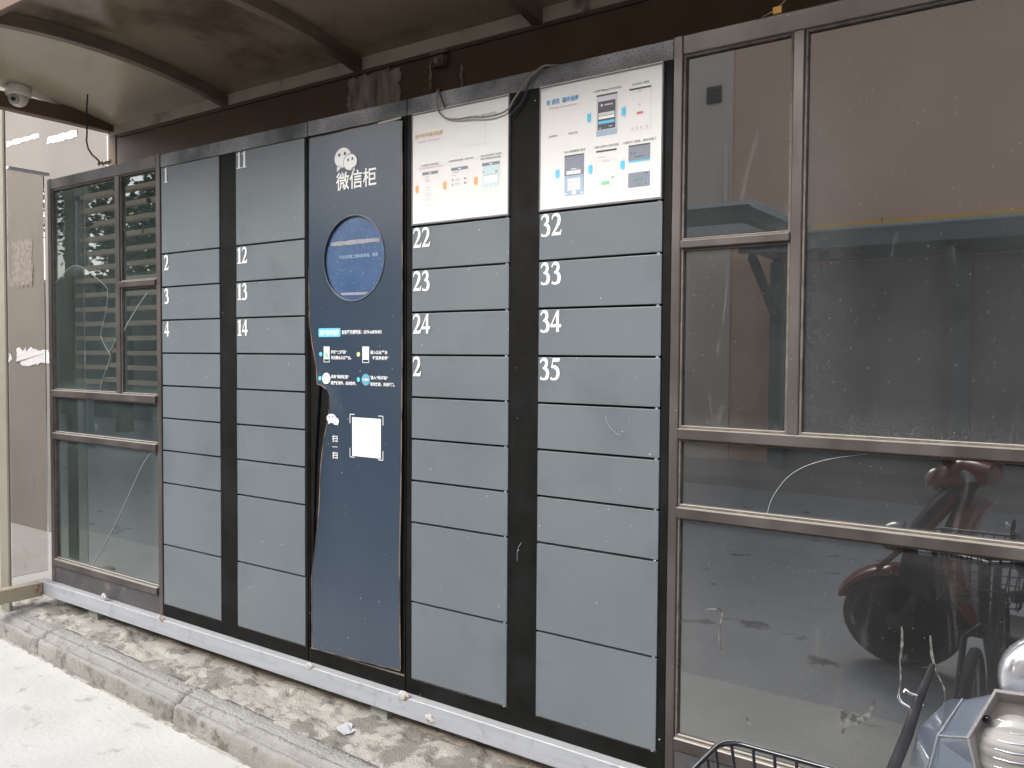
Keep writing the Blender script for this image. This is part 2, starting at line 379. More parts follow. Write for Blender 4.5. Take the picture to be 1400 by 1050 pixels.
# ------------------------------------------------------------------ mesh builder
class MB:
    def __init__(s):
        s.v, s.f, s.m, s.sm = [], [], [], []

    def add(s, vs, fs, mi=0, smooth=False):
        o = len(s.v)
        s.v += [tuple(v) for v in vs]
        for f in fs:
            s.f.append([i + o for i in f])
            s.m.append(mi)
            s.sm.append(smooth)
        return s

    def box(s, x0, x1, y0, y1, z0, z1, mi=0):
        v = [(x0, y0, z0), (x1, y0, z0), (x1, y1, z0), (x0, y1, z0), (x0, y0, z1), (x1, y0, z1), (x1, y1, z1), (x0, y1, z1)]
        return s.add(v, [(3, 2, 1, 0), (4, 5, 6, 7), (0, 1, 5, 4), (1, 2, 6, 5), (2, 3, 7, 6), (3, 0, 4, 7)], mi)

    def bar(s, a, b, wx, wz, mi=0, upv=(0, 0, 1)):
        a, b = Vector(a), Vector(b)
        d = (b - a).normalized()
        u = Vector(upv)
        if abs(d.dot(u)) > 0.98:
            u = Vector((0, 1, 0))
        x = d.cross(u).normalized() * (wx / 2)
        z = x.cross(d).normalized() * (wz / 2)
        v = [a - x - z, a + x - z, a + x + z, a - x + z, b - x - z, b + x - z, b + x + z, b - x + z]
        return s.add(v, [(3, 2, 1, 0), (4, 5, 6, 7), (0, 1, 5, 4), (1, 2, 6, 5), (2, 3, 7, 6), (3, 0, 4, 7)], mi)

    def tube(s, pts, r, n=8, mi=0, caps=True, closed=False):
        pts = [Vector(p) for p in pts]
        k = len(pts)
        rs = r if isinstance(r, (list, tuple)) else [r] * k
        rings = []
        prev = None
        for i, p in enumerate(pts):
            if closed:
                d = (pts[(i + 1) % k] - pts[i - 1]).normalized()
            else:
                d = (pts[min(i + 1, k - 1)] - pts[max(i - 1, 0)]).normalized()
            if prev is None:
                u = Vector((0, 0, 1)) if abs(d.z) < 0.9 else Vector((1, 0, 0))
            else:
                u = prev
            x = d.cross(u).normalized()
            u = x.cross(d).normalized()
            prev = u
            rings.append([p + (x * math.cos(2 * math.pi * j / n) + u * math.sin(2 * math.pi * j / n)) * rs[i] for j in range(n)])
        return s.loft(rings, mi, caps, closed)

    def loft(s, rings, mi=0, caps=True, closed=False, smooth=True):
        n = len(rings[0])
        k = len(rings)
        v = [p for r in rings for p in r]
        f = []
        for i in range(k if closed else k - 1):
            a, b = i * n, ((i + 1) % k) * n
            for j in range(n):
                f.append((a + j, a + (j + 1) % n, b + (j + 1) % n, b + j))
        s.add(v, f, mi, smooth)
        if caps and not closed:
            s.add(rings[0], [tuple(range(n))[::-1]], mi)
            s.add(rings[-1], [tuple(range(n))], mi)
        return s

    def prism(s, poly, y0, y1, mi=0):
        """polygon in x,z pushed from y0 (front) to y1"""
        n = len(poly)
        area = sum(poly[i][0] * poly[(i + 1) % n][1] - poly[(i + 1) % n][0] * poly[i][1] for i in range(n))
        if area < 0:
            poly = poly[::-1]
        v = [(x, y0, z) for x, z in poly] + [(x, y1, z) for x, z in poly]
        f = [tuple(range(n)), tuple(range(2 * n - 1, n - 1, -1))]
        for i in range(n):
            j = (i + 1) % n
            f.append((j, i, i + n, j + n))
        return s.add(v, f, mi)

    def flat(s, poly, y, mi=0):
        n = len(poly)
        area = sum(poly[i][0] * poly[(i + 1) % n][1] - poly[(i + 1) % n][0] * poly[i][1] for i in range(n))
        if area < 0:
            poly = poly[::-1]
        return s.add([(x, y, z) for x, z in poly], [tuple(range(n))], mi)

    def rect(s, x0, x1, z0, z1, y, mi=0):
        return s.flat([(x0, z0), (x1, z0), (x1, z1), (x0, z1)], y, mi)

    def disc(s, x, z, rx, rz, y, mi=0, n=24):
        return s.flat([(x + rx * math.cos(2 * math.pi * i / n), z + rz * math.sin(2 * math.pi * i / n)) for i in range(n)], y, mi)

    def lathe(s, prof, c, axis, n=24, mi=0, smooth=True):
        """profile of (radius, along axis) swept round axis through c"""
        ax = Vector(axis).normalized()
        u = Vector((0, 0, 1)) if abs(ax.z) < 0.9 else Vector((1, 0, 0))
        x = ax.cross(u).normalized()
        y = x.cross(ax)
        c = Vector(c)
        rings = [[c + ax * h + (x * math.cos(2 * math.pi * j / n) + y * math.sin(2 * math.pi * j / n)) * r for j in range(n)] for r, h in prof]
        return s.loft(rings, mi, True, False, smooth)

    def ball(s, c, r, n=12, mi=0, sc_=(1, 1, 1)):
        rings = []
        for i in range(1, n):
            t = math.pi * i / n
            rings.append([(c[0] + r * sc_[0] * math.sin(t) * math.cos(2 * math.pi * j / (2 * n)), c[1] + r * sc_[1] * math.sin(t) * math.sin(2 * math.pi * j / (2 * n)),
                           c[2] - r * sc_[2] * math.cos(t)) for j in range(2 * n)])
        return s.loft(rings, mi)

    def build(s, name, mats, parent=None, bevel=0.0, seg=1, world=True):
        me = bpy.data.meshes.new(name)
        off = Vector((0, 0, 0))
        if parent is not None and world:
            q = parent
            while q is not None:
                off += q.location
                q = q.parent
        me.from_pydata([(v[0] - off.x, v[1] - off.y, v[2] - off.z) for v in s.v], [], s.f)
        mats = mats if isinstance(mats, (list, tuple)) else [mats]
        for m in mats:
            me.materials.append(MT[m] if isinstance(m, str) else m)
        me.polygons.foreach_set('material_index', s.m)
        me.polygons.foreach_set('use_smooth', s.sm)
        if bevel:
            bm = bmesh.new()
            bm.from_mesh(me)
            bmesh.ops.remove_doubles(bm, verts=bm.verts, dist=1e-5)
            es = [e for e in bm.edges if len(e.link_faces) == 2 and e.calc_face_angle(0) > 0.5]
            bmesh.ops.bevel(bm, geom=es, offset=bevel, segments=seg, affect='EDGES', profile=0.6)
            bm.to_mesh(me)
            bm.free()
        me.update()
        o = bpy.data.objects.new(name, me)
        COL.objects.link(o)
        if parent is not None:
            o.parent = parent
        return o


def tag(o, label=None, cat=None, group=None, kind=None):
    for k, v in (('label', label), ('category', cat), ('group', group), ('kind', kind)):
        if v:
            o[k] = v
    return o


def thing(name, loc, label, cat, group=None, rz=0):
    o = bpy.data.objects.new(name, None)
    o.empty_display_size = 0.1
    o.location = loc
    o.rotation_euler = (0, 0, rz)
    COL.objects.link(o)
    return tag(o, label, cat, group)


FONTS = {}


def text_into(mb, body, x0, x1, z0, z1, y, mi=0, bold=0.0, stretch=True):
    """lettering as flat outlines, fitted to a box on the plane y, readable from -y"""
    cu = bpy.data.curves.new('lettering', 'FONT')
    cu.body = body
    cu.resolution_u = 2
    cu.offset = bold
    ob = bpy.data.objects.new('lettering', cu)
    COL.objects.link(ob)
    dg = bpy.context.evaluated_depsgraph_get()
    dg.update()
    me = ob.evaluated_get(dg).to_mesh()
    vs = [v.co.copy() for v in me.vertices]
    fs = [tuple(p.vertices) for p in me.polygons]
    nz = [p.normal.z for p in me.polygons]
    ob.evaluated_get(dg).to_mesh_clear()
    bpy.data.objects.remove(ob)
    bpy.data.curves.remove(cu)
    if not vs:
        return
    ax, bx = min(v.x for v in vs), max(v.x for v in vs)
    az, bz = min(v.y for v in vs), max(v.y for v in vs)
    k = (x1 - x0) / (bx - ax)
    kz = (z1 - z0) / max(1e-6, (bz - az)) if stretch else k
    mb.add([(x0 + (v.x - ax) * k, y, z0 + (v.y - az) * kz) for v in vs], [f if n > 0 else f[::-1] for f, n in zip(fs, nz)], mi)


# serif numerals: strokes as (points, widths) in a 0..1 box
def ribbon(mb, pts, ws, f, y, mi=0):
    L_, R_ = [], []
    k = len(pts)
    for i in range(k):
        a, b = pts[max(0, i - 1)], pts[min(k - 1, i + 1)]
        d = Vector((b[0] - a[0], b[1] - a[1]))
        d.normalize()
        nx, nz = -d.y, d.x
        h = ws[i] / 2
        L_.append(f(pts[i][0] + nx * h, pts[i][1] + nz * h))
        R_.append(f(pts[i][0] - nx * h, pts[i][1] - nz * h))
    for i in range(k - 1):
        mb.flat([R_[i], R_[i + 1], L_[i + 1], L_[i]], y, mi)


def spline(pts, ws, n=5):
    op, ow = [], []
    k = len(pts)
    for i in range(k - 1):
        p0, p1, p2, p3 = pts[max(0, i - 1)], pts[i], pts[i + 1], pts[min(k - 1, i + 2)]
        for j in range(n):
            t = j / n
            q = []
            for a in (0, 1):
                q.append(0.5 * (2 * p1[a] + (p2[a] - p0[a]) * t + (2 * p0[a] - 5 * p1[a] + 4 * p2[a] - p3[a]) * t * t + (3 * p1[a] - p0[a] - 3 * p2[a] + p3[a]) * t ** 3))
            op.append(tuple(q))
            ow.append(ws[i] + (ws[i + 1] - ws[i]) * t)
    op.append(pts[-1])
    ow.append(ws[-1])
    return op, ow


def numeral(mb, d, x, z, w_, h, y):
    f = lambda a, b: (x + a * w_, z + b * h)
    e = 0.00015

    def st(pts, ws, k=0, curve=True):
        if curve:
            pts, ws = spline(pts, ws)
        ribbon(mb, pts, [q * 1.18 for q in ws], f, y - e * k)
    if d == '1':
        mb.flat([f(.36, .04), f(.66, .04), f(.66, 1), f(.54, 1), f(.36, .94)], y)
        mb.flat([f(.16, 0), f(.86, 0), f(.86, .06), f(.16, .06)], y - e)
        mb.flat([f(.42, .94), f(.18, .86), f(.18, .82), f(.42, .85)], y - 2 * e)
    if d == '2':
        st([(.09, .74), (.18, .90), (.42, .95), (.66, .86), (.70, .66), (.56, .44), (.32, .22), (.10, .05)], [.07, .09, .12, .18, .24, .18, .10, .05])
        mb.flat([f(.04, 0), f(.84, 0), f(.94, .26), f(.87, .26), f(.78, .155), f(.20, .15)], y - e)
    if d == '3':
        st([(.10, .78), (.22, .91), (.42, .95), (.62, .87), (.64, .71), (.50, .58), (.32, .52)], [.07, .09, .12, .19, .22, .13, .05])
        st([(.32, .54), (.58, .50), (.74, .34), (.70, .15), (.50, .035), (.26, .03), (.12, .09)], [.05, .14, .24, .23, .10, .08, .13], 1)
    if d == '4':
        mb.flat([f(.52, 0), f(.76, 0), f(.76, 1), f(.66, 1), f(.52, .92)], y)
        mb.flat([f(.58, 1), f(.68, 1), f(.14, .30), f(.03, .30)], y - e)
        mb.flat([f(.03, .22), f(.95, .22), f(.95, .36), f(.03, .36)], y - 2 * e)
    if d == '5':
        mb.flat([f(.28, .84), f(.80, .84), f(.88, 1), f(.28, 1)], y)
        mb.flat([f(.26, 1), f(.34, 1), f(.20, .56), f(.13, .58)], y - e)
        st([(.15, .58), (.40, .60), (.66, .48), (.72, .28), (.60, .10), (.38, .03), (.18, .04), (.09, .10)], [.05, .14, .20, .24, .15, .08, .09, .12], 2)


def wavy(x0, x1, z0, z1, n=14, amp=0.006, seed=0):
    """outline of a torn rectangle"""
    rnd = random.Random(seed)
    j = lambda: rnd.uniform(-amp, amp)
    p = [(x0 + (x1 - x0) * i / n + j(), z0 + j()) for i in range(n)]
    p += [(x1 + j(), z0 + (z1 - z0) * i / n + j()) for i in range(n)]
    p += [(x1 - (x1 - x0) * i / n + j(), z1 + j()) for i in range(n)]
    p += [(x0 + j(), z1 - (z1 - z0) * i / n + j()) for i in range(n)]
    return p


# ------------------------------------------------------------------ setting: ground
tag(MB().add([(-60, -60, 0), (60, -60, 0), (60, 60, 0), (-60, 60, 0)], [(0, 1, 2, 3)]).build('road', 'road'), 'grey asphalt lane behind the photographer', kind='structure')
tag(MB().add([(-60, -1.35, .004), (60, -1.35, .004), (60, .5, .004), (-60, .5, .004)], [(0, 1, 2, 3)]).build('concrete_apron', 'apron'), 'pale worn concrete apron beside the kerb', kind='structure')
KS = -0.0535
ky = lambda x: -0.255 + KS * (x + 4.5)           # street edge of the kerb
tag(MB().add([(-14, ky(-14) + .10, .098), (4, ky(4) + .10, .098), (4, 1.2, .098), (-14, 1.2, .098)], [(0, 1, 2, 3)]).build('pavement', 'pave'),
    'pale concrete pavement beside the shelter', kind='structure')
# kerb of separate weathered stones
kerb = MB().add([(-14, ky(-14) + .03, .002), (4, ky(4) + .03, .002), (4, ky(4) + .12, .07), (-14, ky(-14) + .12, .07)], [(0, 1, 2, 3)]).build('kerb', 'kerb')
tag(kerb, 'weathered concrete kerb along the lane', kind='structure')
prof = [(0.0, -0.03), (-0.002, 0.02), (0.0, 0.05), (0.001, 0.068), (0.005, 0.078), (0.013, 0.083), (0.026, 0.0845), (0.0305, 0.081), (0.034, 0.086), (0.042, 0.097), (0.054, 0.104),
        (0.066, 0.1055), (0.069, 0.102), (0.073, 0.1065), (0.095, 0.1085), (0.115, 0.109), (0.135, 0.108), (0.14, 0.0), (0.08, -0.03)]
edges_x = [-8.99, -7.79, -6.59, -5.39, -4.185, -2.975, -1.765, -0.555, 0.65, 1.86]
for i in range(len(edges_x) - 1):
    a, b = edges_x[i] + 0.004, edges_x[i + 1] - 0.004
    ns_ = 90 if -5.5 < a < -1 else 12
    rings = []
    for k in range(ns_ + 1):
        x = a + (b - a) * k / ns_
        endk = min(k, ns_ - k) / ns_ * (b - a)
        shrink = 0.010 * max(0, 1 - endk / 0.018) ** 2
        ring = []
        for j, (u, z) in enumerate(prof):
            n1 = noise.noise(Vector((x * 9, j * 0.7 + i * 7, 1.3))) * 0.0035 + noise.noise(Vector((x * 38, j * 1.7 + i * 5, 4.1))) * 0.0022
            chip = max(0, noise.noise(Vector((x * 14 + i * 3, u * 40, z * 40))) - 0.35) * 0.02 if 4 <= j <= 10 else 0
            ring.append((x, ky(x) + u + (n1 if j < 6 else 0) + shrink + chip * .6, z + (n1 if j >= 4 else 0) - shrink - chip + (0.002 * (i % 3 - 1) if z > 0.03 else 0)))
        rings.append(ring[::-1])
    MB().loft(rings).build('kerb_stone', 'kerb', kerb)

NR = 300
vs, fs = [], []
for i in range(NR + 1):
    x = -5.0 + 2.9 * i / NR
    wd = .030 + .030 * noise.noise(Vector((x * 3.1, 1.0, 0))) + .016 * noise.noise(Vector((x * 16, 3.0, 0)))
    wd = max(.004, wd)
    for j in range(7):
        t = j / 6
        z = .011 * t + .004 * noise.noise(Vector((x * 45, t * 3, 2.0))) * (1 if 0 < j else 0)
        vs.append((x, ky(x) + .004 - wd * (1 - t), max(-.001, z - .001) if j else -.002))
for i in range(NR):
    for j in range(6):
        a = i * 7 + j
        fs.append((a, a + 7, a + 8, a + 1))
tag(MB().add(vs, fs, 0, True).build('mortar_ridge', 'mortar'), 'crumbling mortar line at the foot of the kerb', kind='structure')

# uneven mortar bed between kerb and lockers
NX, NY = 420, 58
vs, fs = [], []
for i in range(NX + 1):
    x = -4.95 + 4.6 * i / NX
    y0, y1 = ky(x) + 0.10, 0.30
    for j in range(NY + 1):
        t = j / NY
        y = y0 + (y1 - y0) * t
        big = noise.fractal(Vector((x * 2.4, y * 5, 2.0)), 1.0, 2.0, 3)
        pat = noise.fractal(Vector((x * 6.5, y * 9, 9.0)), 0.9, 2.1, 4)
        crumb = noise.fractal(Vector((x * 34, y * 34, 5.0)), 0.8, 2.1, 4)
        z = 0.104 + 0.006 * big
        patch = 1 / (1 + math.exp(-(pat + 0.05) * 22))
        z += 0.012 * patch + 0.0045 * crumb * (1 - 0.9 * patch)
        near = min(1, max(0, (y - y0) / 0.04))
        z = 0.099 + (z - 0.099) * (0.25 + 0.75 * near)
        bank = min(1, max(0, (y - 0.03) / 0.16))                       # smooth bank rising under the rail
        fade = min(1, max(0, (x + 4.0) / 1.0))
        z += bank * bank * (3 - 2 * bank) * 0.07 * fade
        if bank > 0:
            z -= 0.006 * crumb * bank * 0.8
        vs.append((x, y, z))
for i in range(NX):
    for j in range(NY):
        a = i * (NY + 1) + j
        fs.append((a, a + NY + 1, a + NY + 2, a + 1))
mb_ = MB().add(vs, fs, 0, True)
for q, f in enumerate(mb_.f):
    c = vs[f[0]]
    if c[1] > 0.02 + 0.02 * noise.noise(Vector((c[0] * 8, 0, 0))) and c[0] > -3.7:
        mb_.m[q] = 1
tag(mb_.build('mortar_strip', ['mortar', 'fillet']), 'broken mortar strip between kerb and locker base', kind='structure')
# crumbs of stone
mb_ = MB()
rnd = random.Random(3)
for q in range(520):
    x = rnd.uniform(-4.7, -1.2)
    y = ky(x) + (rnd.uniform(-0.05, -0.004) if q % 4 == 0 else rnd.uniform(0.03, 0.22))
    z = 0.002 if y < ky(x) else 0.108 + rnd.uniform(0, .012)
    r = rnd.uniform(0.0015, 0.005) * (1.6 if q % 17 == 0 else 1)
    v = [(x + r * rnd.uniform(.7, 1.2) * a, y + r * rnd.uniform(.7, 1.2) * b, z + r * .7 * c) for a, b, c in ((1, 0, 0), (-1, 0, 0), (0, 1, 0), (0, -1, 0), (0, 0, 1), (0, 0, -.6))]
    mb_.add(v, [(0, 2, 4), (2, 1, 4), (1, 3, 4), (3, 0, 4), (2, 0, 5), (1, 2, 5), (3, 1, 5), (0, 3, 5)])
tag(mb_.build('gravel', 'stone'), 'small crumbs of stone scattered along the kerb', kind='stuff')
mb_ = MB()
p = [(-2.235, -.150), (-2.222, -.118), (-2.205, -.108), (-2.192, -.122), (-2.172, -.118), (-2.170, -.148), (-2.186, -.166), (-2.205, -.176), (-2.222, -.168)]
mb_.add([(x, y, .121 + .01 * math.sin(x * 90)) for x, y in p] + [(x, y, .124 + .01 * math.sin(x * 90)) for x, y in p], [tuple(range(9))[::-1], tuple(range(9, 18))] + [(i, (i + 1) % 9, (i + 1) % 9 + 9, i + 9) for i in range(9)])
tag(mb_.build('paper_scrap', 'paper'), 'small white paper scrap lying on the mortar strip', 'litter')

# ------------------------------------------------------------------ building behind
bw = thing('building', (-6, 0.95, 0.1), 'pinkish beige rendered building wall behind the shelter', 'building')
MB().box(-16, 4, .95, 1.25, -0.1, 6.5).build('wall', 'wall', bw)
MB().flat(wavy(-7.13, -6.62, 3.08, 3.115, 14, .006, 4), .947).build('paint_smear', 'paper', bw)
MB().flat(wavy(-6.50, -6.07, 3.01, 3.06, 14, .006, 5), .947).build('paint_smear', 'paper', bw)
MB().flat(wavy(-7.06, -6.74, 1.97, 2.33, 16, .02, 9), .947).build('glue_residue', 'residue', bw)
MB().flat(wavy(-7.05, -6.74, 1.98, 2.12, 10, .012, 11), .944).build('glue_residue', 'residue', bw)
o = tag(MB().prism(wavy(-7.00, -6.50, 1.37, 1.485, 12, .022, 13), .944, .9475).build('torn_notice', 'paper'), 'torn white paper notice stuck low on the beige wall', 'notice')
o = tag(MB().prism(wavy(-7.20, -7.10, 1.39, 1.45, 8, .018, 17), .944, .9475).build('torn_notice', 'paper'), 'scrap of torn white paper on the wall beside the post', 'notice')

# ------------------------------------------------------------------ canopy shelter
cn = thing('canopy', (-2, 0.36, 0.1), 'dark brown steel shelter canopy with curved rafters over the lockers', 'canopy')
MB().box(-4.52, 1.6, .35, .40, 2.42, 2.655).build('rear_beam', 'canopy', cn, .004)
MB().box(-4.50, 1.6, .345, .41, 2.657, 2.672).build('beam_lip', 'canopy', cn, .002)
MB().box(-4.43, 1.6, .375, .395, .10, 2.418).build('back_panel', 'canopy', cn)
MB().box(-4.60, -4.52, .345, .425, .098, 2.74).build('post', 'canopy', cn, .004)
MB().box(-4.635, -4.605, .36, .40, .098, 2.685).build('edge_strip', 'paper', cn)
MB().box(-4.60, -4.535, -.775, .344, 2.688, 2.768).build('end_beam', 'canopy', cn, .004)
MB().box(-4.77, -4.672, -.174, -.158, .098, 2.80).build('post', 'olive', cn, .006)
MB().box(1.5, 1.58, -.77, -.71, -.05, 2.69).build('post', 'canopy', cn, .004)
MB().box(1.5, 1.58, .41, .49, .098, 2.66).build('post', 'canopy', cn, .004)
arch = lambda y: 2.665 + 0.085 * (1 - ((y + .35) / .70) ** 2)
MB().box(-4.60, 1.6, -.80, -.775, 2.685, 2.735).build('front_beam', 'canopy', cn, .004)
ys = [.342 - 1.117 * k / 24 for k in range(25)]
RX = [-3.54, -2.63, -1.72, -.81, .10, 1.01]
for x in RX:
    rings = []
    for y in ys:
        z = arch(y)
        rings.append([(x - .022, y, z), (x - .022, y, z + .05), (x + .022, y, z + .05), (x + .022, y, z)])
    MB().loft(rings, smooth=False).build('rafter', 'rafter', cn)
edges = [-4.60] + RX + [1.6]
for i in range(len(edges) - 1):
    a, b = edges[i], edges[i + 1]
    rings = [[(a, y, arch(y) + .056), (b, y, arch(y) + .056), (b, y, arch(y) + .062), (a, y, arch(y) + .062)] for y in ys]
    o = MB().loft(rings, smooth=False).build('roof_sheet', 'beige' if i == 0 else 'roof', cn)
    if i == 0:
        o['label'] = 'pale beige roof sheet of the end bay'
    MB().box(a + .0005, b - .0005, .3425, .348, 2.6725, 2.732).build('roof_strip', 'flashing', cn)
tag(MB().prism(wavy(-2.70, -2.40, 2.43, 2.645, 14, .012, 21), .343, .3495).build('concrete_patch', 'patch', cn), 'grey raw concrete patch')
cd = thing('cable_clamp', (-2.16, .345, 2.62), 'small rusty cable clamp fixed on the dark brown beam', 'clamp')
MB().box(-2.20, -2.145, .315, .349, 2.595, 2.640).build('bracket', 'rafter', cd, .004)
MB().tube([(-2.21, .325, 2.655), (-2.17, .31, 2.648), (-2.13, .32, 2.652)], .007).build('strap', 'cable', cd)
MB().lathe([(0.001, 0), (.011, 0), (.011, .008), (.004, .012)], (-2.172, .315, 2.615), (0, -1, 0), 10).build('bolt', 'rust', cd)
pts = [(-2.222 + .003 * math.sin(k * 1.9), .335, 2.640 - .0145 * k) for k in range(10)]
tag(MB().tube(pts, [.003 + .002 * (k % 3) for k in range(10)], 6).build('frayed_cord', 'string'), 'frayed pale cord hanging from the beam beside the grey concrete patch', 'cord', 'frayed cords under the beam')
pts = [(-2.066 + .004 * math.sin(k * 1.7), .335, 2.585 - .0135 * k) for k in range(8)]
tag(MB().tube(pts, [.003 + .002 * (k % 2) for k in range(8)], 6).build('frayed_cord', 'string'), 'shorter frayed cord hanging below the rusty cable clamp', 'cord', 'frayed cords under the beam')
lp = thing('ceiling_lamp', (-2.25, -.30, 2.74), 'round cream ceiling lamp under the canopy roof', 'lamp')
MB().lathe([(.001, 0), (.10, 0), (.105, -.012), (.09, -.05), (.05, -.068), (.001, -.072)], (-2.25, -.30, 2.795), (0, 0, 1), 32).build('lamp_cover', 'lampglass', lp)
MB().lathe([(.001, .004), (.118, .004), (.118, .0), (.001, .0)], (-2.25, -.30, 2.797), (0, 0, 1), 32).build('lamp_base', 'canopy', lp)

# security camera under the end beam
sm = thing('security_camera', (-4.57, -.20, 2.77), 'small cream dome security camera under the end beam', 'camera')
cx, cy, cz = -4.50, -.175, 2.76
MB().lathe([(.001, .045), (.052, .045), (.060, .03), (.060, .0), (.055, -.012), (.001, -.012)], (cx, cy, cz), (0, 0, 1), 28).build('housing', 'cam', sm)
ball = MB().ball((cx, cy, cz - .018), .047, 12).build('dome', 'cam', sm)
dv = Vector((.80, -1.0, -.55)).normalized()
MB().lathe([(.001, 0), (.024, 0), (.024, .004), (.019, .008), (.001, .008)], Vector((cx, cy, cz - .018)) + dv * .041, dv, 20).build('lens_ring', 'lenspale', sm)
MB().lathe([(.001, 0), (.011, 0), (.011, .004), (.001, .006)], Vector((cx, cy, cz - .018)) + dv * .048, dv, 16).build('lens', 'lens', sm)
for k in (-1, 1):
    d2 = (dv + Vector((.8 * .25, .6 * .25, 0)) * k + Vector((0, 0, -.45))).normalized()
    MB().lathe([(.001, 0), (.008, 0), (.008, .003), (.001, .004)], Vector((cx, cy, cz - .018)) + d2 * .0465, d2, 12).build('infrared_light', 'lens', sm)
MB().tube([(cx - .03, cy, cz + .045), (cx - .04, cy, cz + .075), (cx - .015, cy, cz + .09), (cx + .03, cy, cz + .075)], .005).build('lead', 'cam', sm)

# wire dropping from the roof onto the left frame
pts = [(-4.02, -.02, 2.735), (-4.03, -.02, 2.66), (-4.028, -.02, 2.60), (-4.03, -.02, 2.545), (-4.035, -.02, 2.51), (-4.02, -.02, 2.47), (-3.985, -.02, 2.435), (-3.95, -.015, 2.412), (-3.93, -.01, 2.392), (-3.90, -.005, 2.386),
       (-3.87, .0, 2.386)]
tag(MB().tube([(x - .11, y, z) for x, y, z in pts], .0042, 6).build('hanging_wire', 'cabledk'), 'thin dark wire dropping from the roof to the left glazed frame', 'wire')
mb_ = MB()
rnd = random.Random(5)
for q in range(7):
    x = -4.06 + q * .02
    mb_.tube([(x + rnd.uniform(-.02, .02), -.012 + rnd.uniform(-.012, .012), 2.375 + rnd.uniform(0, .012)), (x + rnd.uniform(-.01, .01), -.012, 2.383 + rnd.uniform(0, .012)), (x + rnd.uniform(-.01, .03), -.012 + rnd.uniform(-.012, .012), 2.376 + rnd.uniform(0, .02))], .0045, 6)
tag(mb_.build('knotted_string', 'string'), 'knotted brown string tied on top of the left glazed frame', 'string')

# ------------------------------------------------------------------ steel base frame
bf = thing('base_frame', (-2.5, 0, .1), 'pale grey painted steel base rail under the lockers and screens', 'base frame')
MB().box(-4.66, 1.2, -.035, .015, .174, .246).build('front_rail', 'steel', bf, .003)
MB().box(-4.66, -4.60, -.34, -.037, .17, .243).build('end_rail', 'beige', bf, .003)
for x in (-4.2, -2.19, -.4, .9):
    MB().box(x - .05, x + .035, .02, .07, .098, .1735).build('leg', 'column', bf, .003)
MB().box(-4.60, 1.2, .017, .30, .19, .24).build('rear_rail', 'recess', bf)
rnd = random.Random(8)
for x, z, r in ((-4.003, .268, .022), (-3.519, .248, .022), (-2.517, .248, .02), (-2.022, .250, .026), (-1.90, .198, .022), (-4.64, .222, .012)):
    prof_ = [(.001, .005), (r * .5, .004), (r * .85, .002), (r, 0)]
    mb_ = MB()
    ring0 = []
    for rr, h in prof_[::-1]:
        ring0.append([(x + rr * (1 + .25 * noise.noise(Vector((math.cos(a) * 2 + x * 9, math.sin(a) * 2, rr * 30)))) * math.cos(a), -.0353 - h, z + rr * .75 * math.sin(a)) for a in [2 * math.pi * q / 16 for q in range(16)]])
    mb_.loft(ring0, caps=False)
    mb_.add(ring0[-1], [tuple(range(16))])
    mb_.build('weld_spot', 'rust' if x < -4.5 else 'weld', bf)

rnd = random.Random(31)
pts = [(-.062 + .026 * rnd.uniform(.6, 1.15) * math.cos(2 * math.pi * k / 18), .207 + .034 * rnd.uniform(.6, 1.1) * math.sin(2 * math.pi * k / 18)) for k in range(18)]
MB().add([(-4.5992, y, z) for y, z in pts], [tuple(range(18))]).build('rust_patch', 'rust', bf)
# ------------------------------------------------------------------ parcel locker
X = dict(A=-3.548, c1l=-3.537, c1r=-3.114, c2l=-2.998, c2r=-2.575, S1=-2.5605, S2=-2.0435, c3l=-2.013, c3r=-1.594, c4l=-1.477, c4r=-1.055, B=-1.029)
ZT, ZB = 2.368, .248
lk = thing('parcel_locker', (-2.29, .16, ZB), 'black parcel locker cabinet with grey numbered doors and a dark screen panel', 'parcel locker')
MB().box(X['A'], X['B'], .020, .335, ZB + .002, ZT - .002).build('carcass', 'recess', lk)
ZD0, ZD1 = .303, 2.312


def section(xa, xb, holes):
    """black front frame of one cabinet section with openings for the door columns"""
    m = MB()
    x = xa
    for h0, h1 in holes:
        m.box(x, h0, 0, .019, ZD0, ZD1, 1)
        x = h1
    m.box(x, xb, 0, .019, ZD0, ZD1, 1)
    m.box(xa, xb, 0, .019, ZD1, ZT, 0)
    m.box(xa, xb, 0, .019, ZB, ZD0, 1)
    return m


g = .0025
section(X['A'], X['S1'] - g, [(X['c1l'] - .003, X['c1r'] + .003), (X['c2l'] - .003, X['c2r'] + .003)]).build('cabinet_frame', ['header', 'black'], lk)
section(X['S1'] + g, X['S2'] - g, [(X['S1'] + .008, X['S2'] - .006)]).build('cabinet_frame', ['header', 'black'], lk)
section(X['S2'] + g, X['B'], [(X['c3l'] - .003, X['c3r'] + .003), (X['c4l'] - .003, X['c4r'] + .003)]).build('cabinet_frame', ['header', 'black'], lk)
zrow = [2.311, 1.917, 1.766, 1.616, 1.466, 1.317, 1.1685, 1.020, .8705, .584, .304]
names = {0: ['1', '2', '3', '4'], 1: ['11', '12', '13', '14'], 2: ['', '22', '23', '24', '2'], 3: ['', '32', '33', '34', '35']}
cols = [('c1l', 'c1r'), ('c2l', 'c2r'), ('c3l', 'c3r'), ('c4l', 'c4r')]
FY = -.004
poster_door = {}
rnd = random.Random(12)
